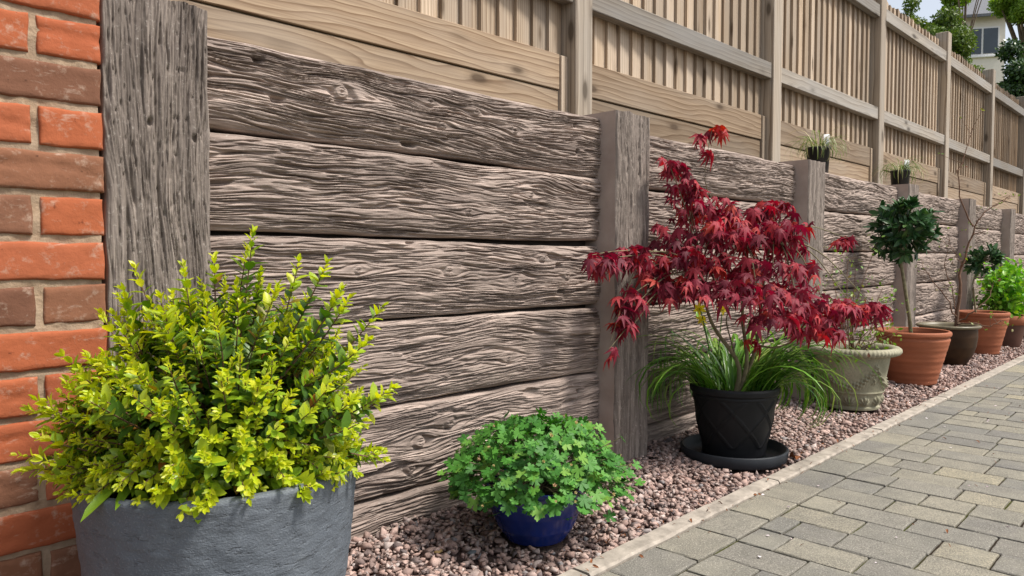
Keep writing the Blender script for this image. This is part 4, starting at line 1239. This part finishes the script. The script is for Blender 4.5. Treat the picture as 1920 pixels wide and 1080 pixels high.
lollipop('bay_tree', TC + [-.02, 0, .235], 'clipped bay tree with a rounded dark green head and bent bare stem, the larger', (1694, 432), .168, 3.93, 750, (.045, .068), .0105, [(1706, 600), (1697, 540), (1689, 490)])
lollipop('bay_tree', T2 + [0, 0, .245], 'small clipped bay tree with a thin stem behind the bare shrub', (1841, 487), .108, 5.13, 260, (.045, .065), .007, [(1830, 590), (1824, 530)], 200)

# bare shrub in the glazed pot
foot = GCb + [0, 0, .215]; DB = 4.62
sb = thing('bare_shrub', foot, 'tall bare-branched shrub with few tiny leaves growing in the brown glazed pot', 'shrub'); b = MB(); PLs = []
def bl(pts, r0, r1):
    pts = np.array([pt(a, q, DB + d) for a, q, d in pts]); d = np.r_[0, np.cumsum(np.linalg.norm(np.diff(pts, axis=0), axis=1))]; k = np.linspace(0, d[-1], 14)
    c = np.stack([np.interp(k, d, pts[:, i]) for i in range(3)], 1); c[1:-1] += rng.normal(0, .004, (12, 3)); b.tube(c, np.linspace(r0, r1, 14), 5)
    for q in c[5:]:
        if rng.random() < .75:
            e = q + rvec(.045) + [0, 0, .02]; b.tube(np.linspace(q, e, 3), [r1 * .9, r1 * .7, r1 * .4], 4)
            for _ in range(2): PLs.append((0, e + rvec(.008), frame(rvec() + [0, 0, .4], rvec(.5) + [0, 0, 1]), rng.uniform(.012, .022)))
bl([(1793, 612, 0), (1798, 560, 0), (1803, 510, 0), (1818, 450, 0), (1836, 410, -.02)], .012, .004)
bl([(1825, 425, 0), (1800, 370, 0), (1796, 320, .02), (1815, 270, .05), (1826, 235, .06)], .005, .0018)
bl([(1832, 415, 0), (1850, 395, 0), (1885, 375, 0), (1905, 365, .05)], .004, .0015)
bl([(1795, 600, 0), (1775, 560, -.05), (1745, 520, -.08), (1730, 500, -.1)], .005, .0015)
bl([(1795, 600, 0), (1785, 540, .05), (1770, 500, .05), (1780, 450, .05)], .004, .0015)
bl([(1795, 605, 0), (1830, 580, -.05), (1855, 560, -.05), (1862, 530, 0)], .005, .0015)
bl([(1792, 606, 0), (1830, 606, -.08), (1855, 612, -.1), (1880, 600, -.1)], .005, .0018)
bl([(1805, 500, 0), (1780, 455, -.05), (1762, 440, -.05)], .003, .0012)
obj('branches', b.mesh('branches', M['twig'], True), sb, tuple(-foot))
emit_leaves(sb, 'leaf', wl, PLs, 150)
# bright green shrub
tips = [pt(1890 + rng.normal(0, 20), 540 + rng.normal(0, 20), 5.55 + rng.normal(0, .12)) for _ in range(42)]
tips += [pt(a, q, 5.5) for a, q in [(1880, 505, ), (1868, 530), (1872, 560), (1905, 520), (1915, 540), (1865, 575), (1895, 575)]]
twiggy('leafy_shrub', T3 + [0, 0, .19], 'bright green leafy shrub growing in the dark clay pot', 'shrub', tips, [(*leaf_simple(1, .62, .15, .2), M['lime'])], 7, (.035, .055), M['greytwig'], .003, .03)
tips = [pt(1960 + rng.normal(0, 18), 545 + rng.normal(0, 18), 6.1 + rng.normal(0, .12)) for _ in range(20)]
twiggy('leafy_shrub', T4 + [0, 0, .19], 'green shrub growing in the last reddish clay pot along the wall', 'shrub', tips, [(*leaf_simple(1, .6, .15, .2), M['lime'])], 5, (.035, .055), M['greytwig'], .003, .03)

# nursery pots on top of the wall ------------------------------------
for (px, py, D_, topz, lab, lab2, lab3) in [(1534, 297, 1.575, 1.248, 'small black nursery pot behind the third sleeper post from the brick wall', 'sedge tuft in the nursery pot behind the third sleeper post from the brick wall', 'white plastic plant label in the sedge behind the third sleeper post from the brick wall'),
                                           (1688, 332, 1.575, 1.238, 'small black nursery pot on the wall top above the larger bay tree', 'tuft of variegated sedge in the nursery pot above the larger bay tree', 'white plastic plant label in the sedge above the larger bay tree')]:
    r = (fw + rt * (px - 960) / FPX - up * (py - 540) / FPX); q = CAMP + r * (D_ / r[1])
    c = np.array([q[0], D_, 1.077]); h = topz - 1.077
    pot('nursery_pot', c, [(0, 0), (.046, 0), (.049, .003), (.058, h - .014), (.061, h - .013), (.0625, h - .002), (.061, h), (.058, h), (.056, h - .01), (.052, h - .06)], M['nursery'], lab, 48, None, (.053, h - .018), None, 'nursery pots on the wall top')
    strap_plant('sedge', c + [0, 0, h - .018], 95, lab2, 'plant', M['sedge'], .035, (.12, .26), (.0025, .005), (.6, 1.5), (1.5, 3.4), None, 'sedges on the wall top', 8, 1.09)
    t = thing('plant_label', c + [.030, -.030, h - .03], lab3, 'label', 'plant labels on the wall top')
    b = MB(); n = 8
    V = []
    for i in range(n):
        a = i / (n - 1); zz = .105 * math.sin(a * 1.35) / math.sin(1.35); xx = .03 * a * a
        V += [(xx, -.014, zz), (xx, .014, zz), (xx + .002, .014, zz), (xx + .002, -.014, zz)]
    F = [(i * 4 + j, i * 4 + (j + 1) % 4, (i + 1) * 4 + (j + 1) % 4, (i + 1) * 4 + j) for i in range(n - 1) for j in range(4)] + [(0, 3, 2, 1), ((n - 1) * 4, (n - 1) * 4 + 1, (n - 1) * 4 + 2, (n - 1) * 4 + 3)]
    o = obj('tag', make_mesh('tag', V, F, M['white_plastic']), t); o.rotation_euler = (0, 0, R(18))

# ------------------------------------------------------------------ fallen bits
v_, f_, a_, nb = [], [], [], 0
pl, pf = leaf_simple(1, .75, .15, .1)
for i in range(75):
    if rng.random() < .6: q = np.array([rng.uniform(.9, 5.5), rng.uniform(1.02, 1.38), rng.uniform(.012, .018)])
    else: q = np.array([rng.uniform(1.2, 4.5), rng.uniform(.35, .95), .0025])
    if any(math.hypot(q[0] - a, q[1] - b) < r_ + .02 for a, b, r_ in POTS): continue
    v_.append(pl @ (frame(rvec() * [1, 1, .1], [0, 0, 1] + rvec(.12)) * rng.uniform(.006, .012)).T + q); f_ += [tuple(k + nb for k in z) for z in pf]; nb += len(pl); a_ += [rng.random()] * len(pl)
o = obj('fallen_petals', make_mesh('fallen_petals', np.concatenate(v_), f_, M['petal'], True, a_), kind='stuff')
tag(o, 'tiny pale pink blossom petals scattered over gravel and paving', 'petals')
v_, f_, nb = [], [], 0
for i in range(260):
    k = rng.random()
    if k < .45: q = np.array([rng.uniform(1.0, 5.5), KY1 + abs(rng.normal(0, .05)), .012])
    elif k < .6: q = np.array([rng.uniform(1.0, 4.5), rng.uniform(KY0, KY1), .0095])
    elif k < .8: q = np.array([rng.uniform(1.1, 4.5), KY0 - .006 + rng.normal(0, .006), .002])
    else: q = np.array([rng.uniform(1.1, 4.5), rng.uniform(.3, .9), .003])
    if any(math.hypot(q[0] - a, q[1] - b) < r_ + .01 for a, b, r_ in POTS): continue
    ll = leaf_simple(1, rng.uniform(.12, .5), .4, .5)
    v_.append(ll[0] @ (frame(rvec() * [1, 1, .15], [0, 0, 1] + rvec(.3)) * rng.uniform(.005, .016)).T + q + [0, 0, .002]); f_ += [tuple(k + nb for k in z) for z in ll[1]]; nb += len(ll[0])
o = obj('leaf_litter', make_mesh('leaf_litter', np.concatenate(v_), f_, M['deadleaf'], True), kind='stuff')
tag(o, 'tiny brown dry leaf scraps scattered along the edging and gravel', 'litter')
for (px, py, s, lab) in [(1493, 862, .042, 'curled dry brown leaf on the gravel beside the black saucer'), ]:
    r = (fw + rt * (px - 960) / FPX - up * (py - 540) / FPX); q = CAMP + r * ((.02 - CAMZ) / r[2])
    lv, lf = leaf_simple(1, .8, .5, .5)
    o = obj('dry_leaf', make_mesh('dry_leaf', lv @ (frame([.6, .5, .25], [.2, -.5, 1]) * s).T, lf, M['deadleaf'], True), None, tuple(q)); tag(o, lab, 'leaf')
for (px, py, s, mt, lab) in [(822, 1034, .011, m_plain('ochre_pebble', (.36, .24, .10), .8, .3, .2, 40), 'rounded ochre pebble lying among the pink gravel'), (885, 1035, .012, m_plain('slate_pebble', (.10, .115, .125), .7, .3, .25, 40), 'dark slate grey pebble lying among the pink gravel')]:
    r = (fw + rt * (px - 960) / FPX - up * (py - 540) / FPX); q = CAMP + r * ((.010 - CAMZ) / r[2])
    vv, ff = lathe([(.02, -.6), (.6, -.5), (1.0, -.1), (.95, .2), (.6, .5), (.02, .6)], 14, lambda TH, RR, ZZ: .12 * np.sin(TH * 2 + 1) * RR + .06 * np.sin(TH * 5) * RR)
    b = MB(); b.add(vv * [s, s * .8, s * .55], ff); o = obj('pebble', b.mesh('pebble', mt, True), None, tuple(q)); tag(o, lab, 'pebble')

# ------------------------------------------------------------------ beyond the fence
gx, gy = np.meshgrid(np.linspace(-5, 120, 50), np.linspace(2.7, 90, 40))
gz = 1.0 + 5.5 * smooth01(gx, 10, 36) * smooth01(gy, 2.7, 7) + .3 * pn(gx * .2, gy * .2) - .2
structure('hillside', make_mesh('hillside', np.stack([gx, gy, gz], -1).reshape(-1, 3), grid_faces(50, 40), M['grass'], True))

def bg_tree(name, c, rad, label, mat, n, lsz, foot_z, trunk_r, lumps=14, flat=.5):
    """crown of leaf clumps round limbs"""
    c = np.asarray(c, float); foot = np.array([c[0], c[1], foot_z]); t = thing(name, foot, label, 'tree')
    b = MB(); tr = bez(foot, (foot + c) / 2 + rvec(.1) * [1, 1, 0], c, 8); b.tube(tr, np.linspace(trunk_r, trunk_r * .4, 8), 8)
    cl = []
    for i in range(lumps):
        d = unit(rvec()); q = c + d * rad * rng.uniform(.35, .9); cl.append((q, rng.uniform(.28, .5) * min(rad)))
        b.tube(bez(tr[5], (tr[5] + q) / 2 + [0, 0, .1], q, 6), np.linspace(trunk_r * .4, .01, 6), 5)
    obj('trunk', b.mesh('trunk', M['bark'], True), t, tuple(-foot))
    cl.append((c, .55 * min(rad)))
    k = rng.integers(len(cl), size=n)
    C = np.array([q for q, _ in cl])[k]; S = np.array([s for _, s in cl])[k]
    D = rng.normal(size=(n, 3)); D /= np.linalg.norm(D, axis=1)[:, None]
    P = C + D * (S * rng.random(n) ** .4)[:, None] - foot
    A = rng.normal(size=(n, 3)); A /= np.linalg.norm(A, axis=1)[:, None]
    B = np.cross(A, D + rng.normal(0, .5, (n, 3))); B /= np.linalg.norm(B, axis=1)[:, None]
    s = rng.uniform(*lsz, n)[:, None]
    V = np.stack([P, P + A * s * .5 + B * s * .28, P + A * s, P + A * s * .5 - B * s * .28], 1).reshape(-1, 3)
    F = np.arange(n * 4).reshape(-1, 4)
    # tone differs from clump to clump
    at = np.repeat((.35 * rng.random(len(cl))[k] + .6 * rng.random(n)), 4)
    obj('crown', make_mesh('crown', V, F, mat, False, at), t, kind='stuff')
bg_tree('yew_tree', pt(1757, 85, 11.0), np.array([.46, .46, .50]), 'bushy olive green evergreen tree just behind the fence boards, the densest of the evergreens', M['tree_a'], 22000, (.035, .07), .8, .1, 22)
bg_tree('yew_tree', pt(1700, 40, 13.0), np.array([.32, .32, .34]), 'thin dark evergreen top just above the fence boards, beside the bushy evergreen', M['tree_a'], 3500, (.035, .07), .8, .07, 8)
bg_tree('ivy_clad_tree', pt(1922, 165, 13.5), np.array([.48, .48, .95]), 'dark glossy ivy-clad tree below the white house, behind the last fence posts', M['tree_c'], 17000, (.05, .10), .8, .14, 22)
bg_tree('spring_tree', pt(1925, 10, 17.0), np.array([.8, .8, .55]), 'pale spring green leafy tree overhanging the ivy-clad tree', M['tree_b'], 20000, (.05, .10), 1.0, .13, 26)
bg_tree('spring_tree', pt(1812, -8, 20.0), np.array([.85, .85, .42]), 'pale spring green tree top in front of the slate roof', M['tree_b'], 3600, (.06, .10), 2.0, .05, 12)
bg_tree('yew_tree', pt(1790, 150, 14.5), np.array([.45, .45, .45]), 'low olive green evergreen in front of the white house wall', M['tree_a'], 8000, (.045, .085), .8, .1, 14)

# white house with slate roof, up the hill
hc = pt(1836, 72, 32.0)
house = thing('house', (hc[0], hc[1], 4.5), 'white rendered house with grey slate hipped roof among the trees beyond the fence', 'house')
yaw = math.atan2(-hc[1], -hc[0]) + math.pi / 2 + R(18)          # front turned a little from the garden
house.rotation_euler = (0, 0, yaw)
zt = hc[2] + .95 - 4.5
obj('wall', make_mesh('wall', box_v(-1.1, 1.0, 0, 4, -1.0, zt), BOXF, M['render_white']), house)
rv = [(-1.45, -.35, zt), (1.35, -.35, zt), (1.35, 4.35, zt), (-1.45, 4.35, zt), (-.55, 1.4, zt + 1.25), (.45, 1.4, zt + 1.25), (.45, 2.6, zt + 1.25), (-.55, 2.6, zt + 1.25)]
rf = obj('roof', make_mesh('roof', rv, BOXF, M['slate']), house)
b = MB(); cv, cf = cbox(-.45, .1, 1.5, 2.1, zt + .9, zt + 2.1, .02); b.add(cv, cf); obj('chimney', b.mesh('chimney', M['slate']), rf)
b = MB(); cv, cf = cbox(-1.4, 1.3, -.42, -.352, zt - .14, zt - .005, .01); b.add(cv, cf); obj('gutter', b.mesh('gutter', M['slate']), house)
wz = hc[2] - 4.5 - .25
w = obj('window', make_mesh('window', box_v(-.52, .78, -.03, -.004, wz - .5, wz + .72), BOXF, M['frame_white']), house)
for (a, c) in ((-.45, .08), (.16, .71)):
    obj('pane', make_mesh('pane', box_v(a, c, -.05, -.032, wz - .42, wz + .65), BOXF, M['glass']), w)
b = MB(); cv, cf = cbox(-.6, .86, -.10, -.004, wz - .58, wz - .505, .01); b.add(cv, cf); obj('sill', b.mesh('sill', M['frame_white']), w)
